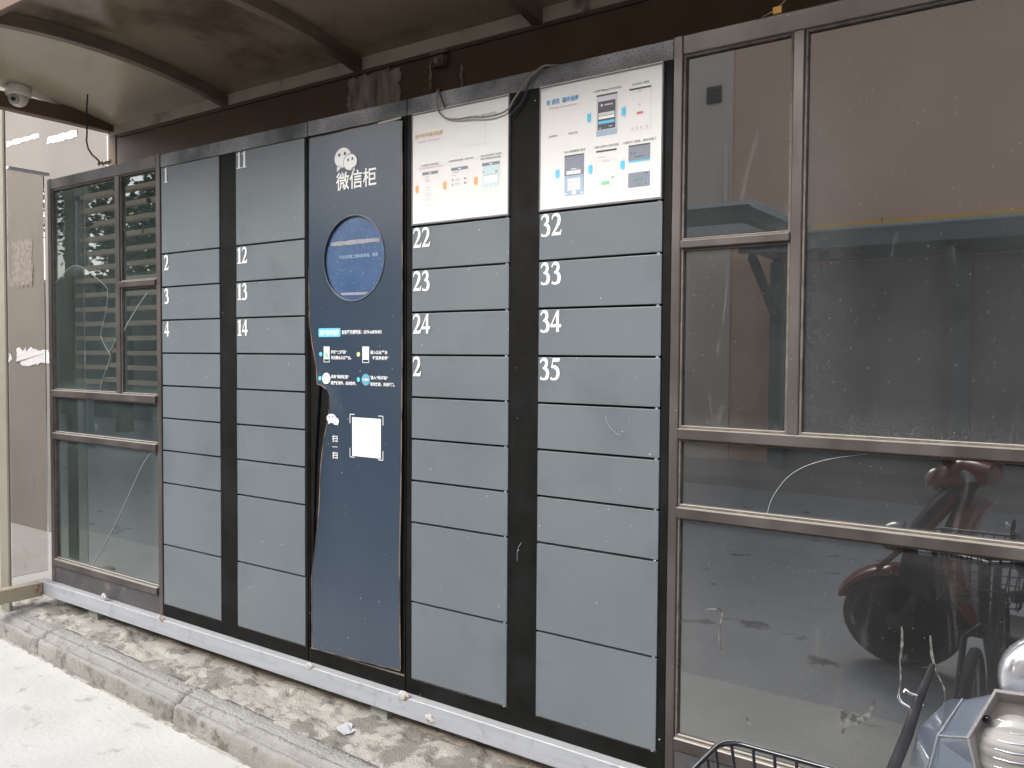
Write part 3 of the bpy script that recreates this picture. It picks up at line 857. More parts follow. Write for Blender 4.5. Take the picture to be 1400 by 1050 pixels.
for ci, (l, r_) in enumerate(cols):
    for k in range(10):
        z1, z0 = zrow[k] - .0035, zrow[k + 1] + .0035
        x0, x1 = X[l], X[r_]
        m = MB()
        t0, t1 = rnd.uniform(-.0012, .0012), rnd.uniform(-.0012, .0012)
        v = [(x0, FY + t0, z0), (x1, FY + t1, z0), (x1, .015, z0), (x0, .015, z0), (x0, FY + t0, z1), (x1, FY + t1, z1), (x1, .015, z1), (x0, .015, z1)]
        m.add(v, [(3, 2, 1, 0), (4, 5, 6, 7), (0, 1, 5, 4), (1, 2, 6, 5), (2, 3, 7, 6), (3, 0, 4, 7)])
        d = m.build('door', 'door', lk, .0016, 2)
        nm = names[ci][k] if k < len(names[ci]) else ''
        if nm:
            d['label'] = 'grey door with white number ' + nm
            nb = MB()
            xx = x0 + (.018 if ci == 0 else .002 if ci == 1 else .004)
            zz = z1 - .004 - .067
            wdt = .040 if ci >= 2 else .041
            for chn in nm:
                if ci < 2:
                    numeral(nb, chn, xx, zz, wdt, .067, FY - .0022)
                else:
                    numeral(nb, chn, xx, zz, wdt * 1.08, .068, FY - .0022)
                xx += wdt * (1.0 if chn != '1' else .85)
            nb.build('number', 'print', d)
        if k == 0 and ci >= 2:
            poster_door[ci] = d
        if ci >= 2:
            MB().box(x1 - .016, x1 - .008, -.001, .012, z0 - .0058, z0 - .0012).build('hinge', 'steel', d)

# scratches
for pts in ([(-1.232, 1.286), (-1.226, 1.268), (-1.214, 1.252), (-1.196, 1.238), (-1.183, 1.232)], [(-1.148, 1.290), (-1.150, 1.275), (-1.156, 1.262)], [(-1.535, .862), (-1.548, .845), (-1.553, .825), (-1.552, .80)]):
    MB().tube([(x, -.0062, z) for x, z in pts], .0006, 4).build('scratch', 'paleink', lk)

# --- centre panel: black backing, printed film peeling along its left edge, round screen
MB().box(X['S1'] + .010, X['S2'] - .010, .004, .018, .312, 2.309).build('panel_backing', 'black', lk)
SX, SZ, SRX, SRZ = -2.3045, 1.8245, .158, .158
film = [(-2.546, 2.300), (-2.30, 2.302), (-2.12, 2.303), (-2.062, 2.296), (-2.060, 1.95), (-2.058, 1.45), (-2.060, 1.0), (-2.066, .72), (-2.064, .322), (-2.30, .314), (-2.532, .308), (-2.534, .441), (-2.527, .588),
        (-2.505, .70), (-2.492, .78), (-2.479, .882), (-2.470, 1.025), (-2.454, 1.140), (-2.434, 1.205), (-2.424, 1.260), (-2.428, 1.300), (-2.446, 1.332), (-2.470, 1.346), (-2.492, 1.350), (-2.506, 1.42), (-2.529, 1.507),
        (-2.545, 1.593), (-2.549, 1.80)]
cut = []
nseg = 48
circ = [(SX + SRX * math.cos(2 * math.pi * k / nseg), SZ + SRZ * math.sin(2 * math.pi * k / nseg)) for k in range(nseg)]
bm = bmesh.new()


def lift(x, z):
    """the free film edge stands away from the backing"""
    if z > 1.42 or z < .45:
        return 0.0
    e = {1.42: -2.508, 1.34: -2.455, 1.26: -2.424, 1.14: -2.454, .88: -2.479, .70: -2.505, .45: -2.534}
    zs = sorted(e)
    for a, b in zip(zs, zs[1:]):
        if a <= z <= b:
            ex = e[a] + (e[b] - e[a]) * (z - a) / (b - a)
            return 0.010 * max(0, 1 - (x - ex) / 0.06) ** 2 * min(1, (z - .45) * 4, (1.42 - z) * 5)
    return 0.0


m = MB()
fy = -.0045
outer = []
for k in range(len(film)):
    a, b = film[k], film[(k + 1) % len(film)]
    n_ = max(1, int(math.hypot(b[0] - a[0], b[1] - a[1]) / .05))
    for q in range(n_):
        outer.append((a[0] + (b[0] - a[0]) * q / n_, a[1] + (b[1] - a[1]) * q / n_))
vo = [bm.verts.new((x, fy, z)) for x, z in outer]
vi = [bm.verts.new((x, fy, z)) for x, z in circ]
eo = [bm.edges.new((vo[k], vo[(k + 1) % len(vo)])) for k in range(len(vo))]
ei = [bm.edges.new((vi[k], vi[(k + 1) % nseg])) for k in range(nseg)]
bmesh.ops.triangle_fill(bm, use_beauty=True, use_dissolve=False, edges=eo + ei)
bmesh.ops.subdivide_edges(bm, edges=[e for e in bm.edges if e.calc_length() > .10], cuts=3, use_grid_fill=False)
bmesh.ops.triangulate(bm, faces=bm.faces)
bmesh.ops.subdivide_edges(bm, edges=[e for e in bm.edges if e.calc_length() > .05], cuts=1, use_grid_fill=False)
bmesh.ops.triangulate(bm, faces=bm.faces)
for v in bm.verts:
    v.co.y = fy - lift(v.co.x, v.co.z)
for f in bm.faces:
    f.smooth = True
    if f.normal.y > 0:
        f.normal_flip()
me = bpy.data.meshes.new('printed_film')
bm.to_mesh(me)
bm.free()
me.materials.append(MT['navy'])
me.transform(Matrix.Translation(-lk.location))
fo = bpy.data.objects.new('printed_film', me)
COL.objects.link(fo)
fo.parent = lk
fo['label'] = 'dark navy printed film peeling at its left edge'
# worn glue edge of the film and the curled black strip behind it
eg = MB()
for seq in ([film[k] for k in range(10, 21)], [film[k] for k in range(21, 28)]):
    P_ = [Vector((x - .003, fy - lift(x, z) + .001, z)) for x, z in seq]
    eg.tube(P_, .0019, 5)
eg.tube([(-2.0615, fy, 2.29), (-2.0588, fy, 1.5), (-2.058, fy - .004, 1.2), (-2.061, fy - .004, .95), (-2.066, fy - .006, .72), (-2.064, fy, .33)], .0019, 5)
eg.tube([(-2.53, fy, .307), (-2.3, fy, .313), (-2.066, fy, .321)], .0018, 5)
eg.tube([(-2.547, fy, 2.299), (-2.30, fy, 2.303), (-2.115, fy, 2.305)], .0014, 5)
eg.build('glue_edge', 'filmedge', fo)
cv = MB()
for xs in ([(-2.530, 1.50), (-2.512, 1.42), (-2.496, 1.335), (-2.508, 1.20), (-2.520, 1.05), (-2.527, .85), (-2.530, .60)],):
    cv.tube([(x, .0, z) for x, z in xs], [.002, .004, .008, .007, .006, .005, .002], 6)
cv.build('curled_strip', 'black', lk)
MB().prism([(-2.175, 2.300), (-2.066, 2.3035), (-2.066, 2.310), (-2.18, 2.306)], -.0065, -.0058).build('torn_film_corner', 'flashing', fo)
# screen
sr = MB().disc(SX, SZ, SRX + .004, SRZ + .004, .003, 0, 48).build('screen', 'screen', lk)
MB().flat([(SX + (SRX + .0035) * math.cos(a), SZ + (SRZ + .0035) * math.sin(a)) for a in [math.pi * (.68 + .64 * k / 16) for k in range(17)]] +
          [(SX - .02 + (SRX - .012) * math.cos(a), SZ + (SRZ - .004) * math.sin(a)) for a in [math.pi * (1.32 - .64 * k / 16) for k in range(17)]], .002).build('screen_edge', 'screendark', sr)
MB().flat(wavy(-2.432, -2.178, 1.878, 1.893, 10, .0018, 3), .0016).build('tape_strip', 'scrtape', sr)
MB().flat([(-2.37, 1.690), (-2.25, 1.688), (-2.235, 1.698), (-2.382, 1.699)], .0016).build('tape_strip', 'scrtape', sr)
tx = MB()
text_into(tx, '下方式扫描二维码取快递，谢谢', -2.389, -2.186, 1.826, 1.840, .0012)
tx.build('screen_text', 'paleblue', sr)
mb_ = MB()
mb_.tube([(SX + (SRX + .001) * math.cos(a), fy - .0005, SZ + (SRZ + .001) * math.sin(a)) for a in [2 * math.pi * k / 64 for k in range(64)]], .0028, 6, closed=True)
mb_.build('screen_rim', 'kick', sr)
# print on the film
py = fy - .0012


def bubbles(m, x, z, s, y, hole):
    def balloon(cx, cz, rx, rz, tail, yy):
        pts = [(cx + rx * math.cos(2 * math.pi * k / 40), cz + rz * math.sin(2 * math.pi * k / 40)) for k in range(40)]
        m.flat(pts, yy, 0)
        m.flat(tail, yy, 0)
    balloon(x, z, .044 * s, .037 * s, [(x - .030 * s, z - .024 * s), (x - .008 * s, z - .034 * s), (x - .032 * s, z - .050 * s)], y)
    # dark outline ring of the small balloon, then the balloon
    m.disc(x + .040 * s, z - .021 * s, .0375 * s, .0325 * s, y - .0004, 1, 40)
    m.disc(x + .040 * s, z - .021 * s, .035 * s, .030 * s, y - .0008, 0, 40)
    m.flat([(x + .045 * s, z - .046 * s), (x + .064 * s, z - .038 * s), (x + .064 * s, z - .056 * s)], y - .0008, 0)
    for dx, dz, rr in ((-.018, .012, .0062), (.012, .014, .0062), (.029, -.012, .005), (.052, -.010, .005)):
        m.disc(x + dx * s, z + dz * s, rr * s, rr * s * 1.1, y - .0012, 1, 14)


def stick(m_, extra=.0004):
    """lay print on the lifted film"""
    m_.v = [(x, y - lift(x, z) * 1.12 - (extra if lift(x, z) else 0), z) for x, y, z in m_.v]
    return m_


def ptext(body, x0, x1, z0, z1, ink='print', bold=.02, y=None, name='printed_text'):
    m_ = MB()
    text_into(m_, body, x0, x1, z0, z1, py if y is None else y, 0, bold)
    return tag(stick(m_).build(name, ink, fo), kind='stuff')


m = MB()
bubbles(m, -2.360, 2.203, 1.0, py, None)
m.build('chat_emblem', ['print', 'navy'], fo)
ptext('微信柜', -2.396, -2.187, 2.082, 2.150, bold=.012)
m = MB()
bubbles(m, -2.414, 1.222, .47, py, None)
stick(m, .002).build('chat_emblem', ['print', 'navy'], fo)
MB().flat([(-2.494, 1.537), (-2.490, 1.533), (-2.377, 1.533), (-2.373, 1.537), (-2.373, 1.562), (-2.377, 1.566), (-2.490, 1.566), (-2.494, 1.562)], py).build('caption_box', 'sky', fo)
ptext('用户取件指南', -2.487, -2.380, 1.538, 1.560, y=py - .0008)
ptext('如有疑问请联系：0379-64595403', -2.366, -2.160, 1.542, 1.558, bold=.025)
for body, x0, x1, z0 in (('扫描“二维码”', -2.425, -2.340, 1.468), ('关注微信公众平台。', -2.425, -2.315, 1.447), ('进入公众平台', -2.216, -2.131, 1.468), ('“绑定手机号”', -2.208, -2.126, 1.447),
                         ('点击“我的快递”', -2.425, -2.328, 1.375), ('选择快递件，点击取件。', -2.425, -2.289, 1.351), ('输入“验证码”', -2.216, -2.128, 1.375), ('取走快递，关闭柜门。', -2.216, -2.095, 1.351)):
    ptext(body, x0, x1, z0, z0 + .014, bold=.025)
for q, ch in enumerate('扫一扫'):
    ptext(ch, -2.4165, -2.3895, 1.132 - .032 * q + (.012 if q == 1 else 0), 1.158 - .032 * q - (.012 if q == 1 else 0), bold=.015)
for xa, xb in ((-2.465, -2.433), (-2.257, -2.223)):
    m = MB()
    m.rect(xa, xb, 1.4475, 1.496, py)
    m.rect(xa, xa + .0025, 1.436, 1.4475, py)
    m.rect(xb - .0025, xb, 1.436, 1.4475, py)
    m.rect(xa + .0025, xb - .0025, 1.436, 1.438, py)
    if xa < -2.4:
        m.disc(-2.449, 1.463, .008, .010, py - .0006, 1, 12)
        m.rect(-2.458, -2.440, 1.453, 1.463, py - .0009, 1)
    m.build('printed_phone', ['print', 'green'], fo)
stick(MB().disc(-2.4495, 1.374, .0215, .0215, py, 0, 28)).build('printed_disc', 'print', fo)
MB().disc(-2.2395, 1.3735, .0215, .0215, py, 0, 28).build('printed_disc', 'steelblue', fo)
ptext('LISM', -2.254, -2.225, 1.369, 1.379, y=py - .0008)
for sx_, sz_ in ((-2.322, 1.242), (-2.152, 1.242), (-2.322, 1.081), (-2.152, 1.081)):
    m = MB()
    hx = .024 if sx_ < -2.2 else -.024
    hz = -.034 if sz_ > 1.2 else .034
    m.rect(min(sx_, sx_ + hx), max(sx_, sx_ + hx), sz_ - .0013, sz_ + .0013, py)
    m.rect(sx_ - .0013, sx_ + .0013, min(sz_ + .0015 * (1 if hz > 0 else -1), sz_ + hz), max(sz_ + .0015 * (1 if hz > 0 else -1), sz_ + hz), py)
    m.build('corner_bracket', 'print', fo)
MB().rect(-2.310, -2.163, 1.086, 1.2315, py).build('code_card', 'print', fo)
for x, z, ink in ((-2.482, 1.467, 'sky'), (-2.482, 1.374, 'sky'), (-2.278, 1.373, 'sky'), (-2.278, 1.467, 'yellow')):
    stick(MB().disc(x, z, .0085, .0085, py, 0, 16), .001).build('step_dot', ink, fo)


# --- posters
def poster(xa, xb, za, zb):
    o = MB().rect(xa, xb, za, zb, FY - .0034).build('poster', 'poster', lk)
    return o


yp = FY - .0042
SH = {}


def shapes(parent, lst, cells):
    """flat print: one object per picture, arrow, mark and line of text"""
    pics = {}
    for ink, lay, fn, args in lst:
        y = yp - .0003 * lay
        if fn == 't':
            m = MB()
            text_into(m, args[0], *args[1:5], y, 0, args[5] if len(args) > 5 else .006)
            tag(m.build('printed_text', ink, parent), kind='stuff')
            continue
        if fn == 'p':
            MB().flat(args, y).build('printed_arrow' if ink != 'faintink' else 'corner_patch', ink, parent)
            continue
        if fn == 'r':
            cx_, cz_ = (args[0] + args[1]) / 2, (args[2] + args[3]) / 2
        else:
            cx_, cz_ = args[0], args[1]
        key = next((c for c in cells if c[0] <= cx_ <= c[1] and c[2] <= cz_ <= c[3]), None)
        m, inks = pics.setdefault(key, (MB(), []))
        if ink not in inks:
            inks.append(ink)
        if fn == 'r':
            m.rect(*args, y, inks.index(ink))
        else:
            m.disc(*args[:2], args[2], args[2], y, inks.index(ink), 14)
    for key, (m, inks) in pics.items():
        tag(m.build('printed_screenshot' if key else 'printed_mark', inks, parent), kind='stuff')


def arrow(x, z, ink):
    w_, h = .0125, .012
    return [(ink, 1, 'p', [(x - w_ * .55, z - h), (x + w_ * .25, z - h), (x + w_ * .25, z - h * 1.75), (x + w_ * .6, z - h * .6), (x + w_ * .6, z + h * .6), (x + w_ * .25, z + h * 1.75), (x + w_ * .25, z + h), (x - w_ * .55, z + h)])]


pa = poster(-2.0125, -1.5985, 1.925, 2.3095)
pa['label'] = 'white instruction poster with orange arrows'
S_ = []
S_ += [('tan', 1, 't', ('用户取件操作指南', -1.999, -1.871, 2.2195, 2.2355, .012)), ('pink', 1, 't', ('客服热线：0379-64595403', -1.985, -1.884, 2.2035, 2.2105))]
S_ += [('ink', 1, 't', ('扫描“二维码”，关注公众平台。', -1.776, -1.642, 2.2535, 2.2625))]
S_ += [('faintink', 1, 'r', (-1.774, -1.690, 2.1640, 2.1650)), ('faintink', 1, 'r', (-1.691, -1.690, 2.1655, 2.2445))]
S_ += [('ink', 1, 't', ('1.点击微信号“我的快递”', -1.972, -1.888, 2.1205, 2.1275)), ('pink', 1, 't', ('（关注后绑定的手机号才可以取件）', -1.982, -1.869, 2.1105, 2.1175))]
S_ += [('ink', 1, 't', ('2.选择要取的快递，点击“取件”', -1.848, -1.737, 2.1205, 2.1275))]
S_ += [('ink', 1, 't', ('3.输入柜机屏幕上的数字', -1.711, -1.623, 2.1205, 2.1275)), ('ink', 1, 't', ('即可开箱取走您的快递', -1.708, -1.627, 2.1105, 2.1175))]
for x in (-1.988, -1.863, -1.729):
    S_ += arrow(x, 2.0455, 'orange')
for xa in (-1.964, -1.834, -1.7025):
    xb = xa + .0715
    S_ += [('slate', 1, 'r', (xa, xb, 2.0905, 2.1005)), ('faintink', 1, 'r', (xb - .0006, xb, 1.974, 2.0900)), ('faintink', 1, 'r', (xa, xb - .0007, 1.9735, 1.9742)), ('print', 2, 'r', (xa + .03, xa + .042, 2.0935, 2.0965))]
for z in (2.082, 2.074, 2.067, 2.046, 2.038, 2.025, 2.018, 2.003, 1.996, 1.983):
    S_ += [('faintink' if z < 2.06 else 'paleink', 1, 'r', (-1.951, -1.951 + (.027 if int(z * 1000) % 2 else .018), z, z + .002))]
S_ += [('paleink', 1, 'r', (-1.830, -1.800, 2.083, 2.086)), ('paleink', 1, 'r', (-1.830, -1.812, 2.074, 2.076))]
for z in (2.059, 2.044):
    S_ += [('paleink', 1, 'd', (-1.828, z, .0045)), ('paleink', 1, 'r', (-1.816, -1.798, z + .001, z + .003)), ('faintink', 1, 'r', (-1.816, -1.793, z - .004, z - .002)), ('slate', 1, 'r', (-1.779, -1.769, z - .002, z + .003))]
S_ += [('ice', 1, 'r', (-1.700, -1.634, 2.022, 2.0895)), ('slate', 2, 'r', (-1.649, -1.640, 2.065, 2.070)), ('pink', 2, 'd', (-1.697, 2.071, .004)), ('print', 2, 'r', (-1.694, -1.640, 2.034, 2.058)), ('paleblue', 2, 'r', (-1.694, -1.640, 2.0585, 2.0605))]
for a in range(3):
    for b in range(4):
        S_ += [('faintink', 1, 'r', (-1.690 + .021 * a, -1.684 + .021 * a, 2.013 - .010 * b, 2.016 - .010 * b))]
shapes(pa, S_, [(x - .001, x + .073, 1.97, 2.102) for x in (-1.964, -1.834, -1.7025)])
pb = poster(-1.4775, -1.0575, 1.926, 2.3100)
pb['label'] = 'white instruction poster with blue arrows'
S_ = [('blue', 1, 't', ('快 递员  操作指南', -1.452, -1.335, 2.247, 2.264, .014)), ('pink', 1, 't', ('客服热线  0379-64595403', -1.442, -1.339, 2.2325, 2.2395))]
S_ += [('ink', 1, 't', ('安卓手机', -1.441, -1.410, 2.146, 2.153)), ('ink', 1, 't', ('苹果手机', -1.371, -1.338, 2.146, 2.153))]
S_ += [('faintink', 1, 'p', [(-1.4775, 2.31), (-1.40, 2.3095), (-1.42, 2.302), (-1.45, 2.296), (-1.4775, 2.291)])]  # faint grey shape across the top left corner of the poster
S_ += [('ink', 1, 't', ('1.扫码下载app并注册登录', -1.283, -1.189, 2.2565, 2.2645)), ('ink', 1, 't', ('2.点击录入按钮', -1.155, -1.100, 2.2565, 2.2645)),
       ('ink', 1, 't', ('3.输入柜机屏幕上数字', -1.387, -1.309, 2.0905, 2.0985)), ('ink', 1, 't', ('4.输入收件人手机号码', -1.279, -1.197, 2.0905, 2.0985)), ('ink', 1, 't', ('5.选择大小柜格，即时开柜门', -1.181, -1.076, 2.0905, 2.0985))]
for x, z in ((-1.298, 2.187), (-1.181, 2.187), (-1.409, 2.032), (-1.292, 2.032), (-1.183, 2.032)):
    S_ += arrow(x, z, 'sky')
# step 1
S_ += [('paleblue', 1, 'r', (-1.2725, -1.2025, 2.1265, 2.1425)), ('faintink', 1, 'r', (-1.2725, -1.2025, 2.143, 2.2435)), ('charcoal', 1, 'r', (-1.2725, -1.2025, 2.2440, 2.2490)), ('charcoal', 2, 'r', (-1.2675, -1.2080, 2.145, 2.2285)),
       ('faintink', 3, 'r', (-1.265, -1.2105, 2.186, 2.195)), ('print', 3, 'r', (-1.265, -1.2105, 2.176, 2.1845)), ('sky', 3, 'r', (-1.265, -1.2105, 2.1615, 2.170)), ('faintink', 3, 'd', (-1.254, 2.217, .004)), ('paleink', 3, 'r', (-1.245, -1.217, 2.2145, 2.219)),
       ('pink', 3, 'd', (-1.259, 2.1495, .0022)), ('paleink', 3, 'r', (-1.23, -1.217, 2.1505, 2.153))]
# step 2
S_ += [('charcoal', 1, 'r', (-1.1625, -1.0925, 2.2440, 2.2490)), ('paleink', 1, 'r', (-1.0931, -1.0925, 2.1265, 2.2435)), ('paleink', 1, 'r', (-1.1600, -1.0935, 2.1258, 2.1264)), ('paleink', 1, 'r', (-1.133, -1.121, 2.237, 2.239)), ('paleink', 1, 'r', (-1.131, -1.128, 2.196, 2.203)),
       ('red', 1, 'r', (-1.138, -1.118, 2.172, 2.179))]
for a in (-1.155, -1.141, -1.127, -1.108):
    S_ += [('faintink', 1, 'r', (a, a + .007, 2.129, 2.137))]
# step 3
S_ += [('slate', 1, 'r', (-1.3835, -1.3145, 2.0205, 2.0790)), ('charcoal', 1, 'r', (-1.3835, -1.3145, 2.0793, 2.0835)), ('paleblue', 1, 'r', (-1.3835, -1.3145, 1.9605, 2.020)), ('print', 2, 'r', (-1.360, -1.340, 2.039, 2.0415))]
for a in range(4):
    S_ += [('print', 2, 'r', (-1.3755 + .0127 * a, -1.3640 + .0127 * a, 2.0245, 2.0355))]
for a in range(3):
    for b in range(3):
        S_ += [('print', 2, 'r', (-1.3715 + .0155 * a, -1.3575 + .0155 * a, 2.0005 - .0125 * b, 2.0115 - .0125 * b)), ('paleink', 3, 'r', (-1.3655 + .0155 * a, -1.3635 + .0155 * a, 2.0045 - .0125 * b, 2.0075 - .0125 * b))]
S_ += [('print', 2, 'r', (-1.356, -1.342, 1.9630, 1.9740)), ('print', 2, 'r', (-1.3815, -1.3745, 1.9640, 1.9680)), ('print', 2, 'r', (-1.3245, -1.3175, 1.9640, 1.9680))]
# step 4
S_ += [('charcoal', 1, 'r', (-1.2725, -1.2025, 2.0785, 2.0835)), ('paleink', 1, 'r', (-1.265, -1.238, 2.062, 2.064)), ('paleink', 1, 'r', (-1.2725, -1.2045, 2.0535, 2.0542)), ('paleink', 1, 'r', (-1.2725, -1.2719, 1.979, 2.053)), ('paleink', 1, 'r', (-1.2051, -1.2045, 1.979, 2.053)),
       ('paleink', 1, 'r', (-1.2715, -1.2055, 1.978, 1.9786)), ('paleink', 1, 'r', (-1.252, -1.226, 2.0485, 2.0505)), ('green', 1, 'r', (-1.254, -1.226, 1.982, 1.9905)), ('slate', 1, 'r', (-1.219, -1.211, 1.9985, 2.0015)), ('faintink', 1, 'd', (-1.239, 1.9705, .0025))]
# step 5
S_ += [('slate', 1, 'r', (-1.1635, -1.0940, 2.0405, 2.0800)), ('charcoal', 1, 'r', (-1.1635, -1.0940, 2.0803, 2.0850)), ('sky', 1, 'r', (-1.1635, -1.0940, 2.0355, 2.0400)), ('slate', 1, 'r', (-1.1635, -1.0940, 1.9625, 2.0045)), ('dkgreen', 2, 'r', (-1.144, -1.116, 1.9785, 1.9865)),
       ('charcoal', 2, 'r', (-1.109, -1.101, 1.998, 2.001)), ('charcoal', 2, 'r', (-1.156, -1.154, 2.058, 2.066)), ('charcoal', 2, 'r', (-1.149, -1.139, 2.060, 2.062)), ('charcoal', 2, 'r', (-1.143, -1.114, 2.049, 2.051)), ('faintink', 1, 'r', (-1.0946, -1.0940, 2.005, 2.035)),
       ('charcoal', 2, 'd', (-1.130, 1.9695, .002)), ('charcoal', 2, 'd', (-1.106, 1.9695, .002))]
shapes(pb, S_, [(x - .001, x + .0715, z, z + .126) for x, z in ((-1.2725, 2.1255), (-1.1625, 2.1255), (-1.3835, 1.960), (-1.2725, 1.960), (-1.1635, 1.960))])
# metal frame bars of the poster doors
for d, (xa, xb) in ((poster_door[2], (X['c3l'], X['c3r'])), (poster_door[3], (X['c4l'], X['c4r']))):
    fm = MB()
    z0, z1 = zrow[1] + .0035, zrow[0] - .0035
    fm.box(xa, xb, FY - .0050, FY - .0005, z0, z0 + .0055)
    fm.box(xa, xb, FY - .0050, FY - .0005, z1 - .0055, z1)
    fm.box(xa, xa + .004, FY - .0050, FY - .0005, z0 + .0055, z1 - .0055)
    fm.box(xb - .004, xb, FY - .0050, FY - .0005, z0 + .0055, z1 - .0055)
    fm.build('poster_frame', 'framegrey', d)

# loose cables over the posters
def smooth(pts, n=4):
    o_, _ = spline([(p[0], p[2]) for p in pts], [1] * len(pts), n)
    ysp, _ = spline([(p[1], 0) for p in pts], [1] * len(pts), n)
    return [(a[0], b[0], a[1]) for a, b in zip(o_, ysp)]


c1 = [(-1.93, .06, 2.376), (-1.897, .0, 2.375), (-1.897, -.010, 2.362), (-1.896, -.013, 2.330), (-1.887, -.013, 2.299), (-1.867, -.014, 2.279), (-1.838, -.016, 2.265), (-1.791, -.018, 2.257), (-1.744, -.02, 2.255), (-1.683, -.02, 2.246),
      (-1.624, -.018, 2.248), (-1.589, -.016, 2.261), (-1.570, -.014, 2.288), (-1.539, -.012, 2.322), (-1.511, -.012, 2.347), (-1.483, -.012, 2.362), (-1.456, -.006, 2.374), (-1.40, .04, 2.374)]
tag(MB().tube(smooth(c1), .0031, 7).build('loose_cable', 'cable'), 'grey cable sagging across the top of the left white poster', 'cable', 'loose cables over the posters')
c2 = [(-1.90, .03, 2.375), (-1.888, -.006, 2.372), (-1.878, -.010, 2.345), (-1.864, -.010, 2.313), (-1.862, -.004, 2.306)]
tag(MB().tube(smooth(c2), .0028, 6).build('loose_cable', 'cabledk'), 'short black cable over the header above the left poster', 'cable', 'loose cables over the posters')
c3 = [(-1.589, -.016, 2.235), (-1.565, -.012, 2.255), (-1.540, -.011, 2.280), (-1.517, -.011, 2.325), (-1.497, -.010, 2.358), (-1.48, .0, 2.374), (-1.43, .05, 2.374)]
tag(MB().tube(smooth(c3), .0028, 6).build('loose_cable', 'cabledk'), 'black cable looping over the header between the two white posters', 'cable', 'loose cables over the posters')


# ------------------------------------------------------------------ glazed screens
def rail(p, x0, x1, z0, z1, y0=-.004, y1=.04, m='bronze', name='rail', bev=.0025):
    return MB().box(x0, x1, y0, y1, z0, z1).build(name, m, p, bev)


def bead(p, x0, x1, z0, z1, w_=.0065):
    """glazing bead round one pane, standing behind the frame face"""
    m_ = MB()
    m_.box(x0, x0 + w_, .002, .012, z0, z1)
    m_.box(x1 - w_, x1, .002, .012, z0, z1)
    m_.box(x0 + w_, x1 - w_, .002, .012, z0, z0 + w_)
    m_.box(x0 + w_, x1 - w_, .002, .012, z1 - w_, z1)
    return m_


ls = thing('glazed_screen', (-4.06, .02, ZB), 'narrow glazed screen with cracked greenish panes left of the lockers', 'glazed screen', 'glazed screens beside the lockers')
GL = .014
rail(ls, -4.572, -4.536, .248, 2.372, name='stile')
rail(ls, -3.584, -3.5505, .248, 2.372, name='stile')
rail(ls, -4.5355, -3.5845, 2.315, 2.370, name='top_rail')
rail(ls, -3.928, -3.888, 1.269, 2.3145, name='mullion')
rail(ls, -3.8875, -3.5845, 1.779, 1.806, y0=-.012, name='rail')
rail(ls, -4.5355, -3.5845, 1.234, 1.2685, y0=-.014, name='rail')
rail(ls, -4.5355, -3.5845, 1.012, 1.044, y0=-.014, name='rail')
rail(ls, -4.5355, -3.5845, .338, .374, y0=-.014, m='bronze', name='bottom_rail')
rail(ls, -4.5355, -3.5845, .248, .3375, y0=-.002, m='kick', name='kick_board')


def pane(p, x0, x1, z0, z1, m='glassL', y=GL, name='pane', beads=True):
    o_ = MB().box(x0, x1, y, y + .005, z0, z1).build(name, m, p)
    if beads:
        bead(p, x0, x1, z0, z1).build('glazing_bead', 'bead', o_, .001)
    return o_


crk = [(-4.532, 1.830), (-4.469, 1.861), (-4.379, 1.902), (-4.307, 1.909), (-4.237, 1.891), (-4.168, 1.858), (-4.087, 1.821), (-4.027, 1.783), (-4.021, 1.754), (-4.036, 1.672), (-4.071, 1.600), (-4.085, 1.553), (-4.053, 1.503), (-4.013, 1.467)]
pn = bpy.data.objects.new('broken_pane', None)
pn.location = (0, 0, 0)
COL.objects.link(pn)
pn.parent = ls
def smooth2(pts):
    return [(a[0], a[1]) for a in spline(pts, [1] * len(pts), 3)[0]]


crk2 = crk + [(-4.000, 1.445), (-4.028, 1.402), (-4.083, 1.321), (-4.10, 1.270)]
lowpoly = crk2 + [(-4.534, 1.270)]
uppoly = crk + [(-3.975, 1.500), (-3.930, 1.560), (-3.930, 2.313), (-4.534, 2.313), (-4.534, 1.832)]
rpoly = [(-3.930, 1.555), (-3.972, 1.492), (-4.000, 1.447), (-4.026, 1.402), (-4.081, 1.321), (-4.097, 1.270), (-3.930, 1.270)]


def shard(poly, tilt_x, tilt_z):
    cx_ = sum(p_[0] for p_ in poly) / len(poly)
    cz_ = sum(p_[1] for p_ in poly) / len(poly)
    m_ = MB().prism(poly, GL, GL + .005)
    m_.v = [(x, y + (x - cx_) * tilt_x + (z - cz_) * tilt_z, z) for x, y, z in m_.v]
    return m_.build('glass_shard', 'glassL', pn)


shard(lowpoly, .007, .0)
shard(uppoly, .003, .002)
shard(rpoly, .006, -.004)
bead(pn, -4.5355, -3.9285, 1.269, 2.3145).build('glazing_bead', 'bead', pn, .001)
cr = MB()
cr.tube([(x, GL - .004, z) for x, z in smooth2(crk2)], .0008, 5)
cr.tube([(-4.013, GL - .004, 1.467), (-3.980, GL - .004, 1.495), (-3.953, GL - .004, 1.531), (-3.93, GL - .004, 1.56)], .0011, 5)
cr.build('crack', 'crack', pn)
p3 = pane(ls, -3.8875, -3.5845, 1.8065, 2.3145)
p4 = pane(ls, -3.8875, -3.5845, 1.269, 1.7785)
MB().tube([(x, GL - .002, z) for x, z in [(-3.681, 1.749), (-3.748, 1.699), (-3.843, 1.615), (-3.885, 1.57)]], .0015, 5).build('crack', 'crack', p4)
p5 = pane(ls, -4.5355, -3.5845, 1.0445, 1.2335)
p6 = pane(ls, -4.5355, -3.5845, .3745, 1.0115)
MB().tube(smooth([(x, GL - .002, z) for x, z in [(-3.60, 1.008), (-3.656, .998), (-3.692, .975), (-3.748, .918), (-3.805, .843), (-3.922, .688), (-4.057, .526), (-4.148, .432), (-4.20, .376)]]), .0012, 5).build('crack', 'crack', p6)

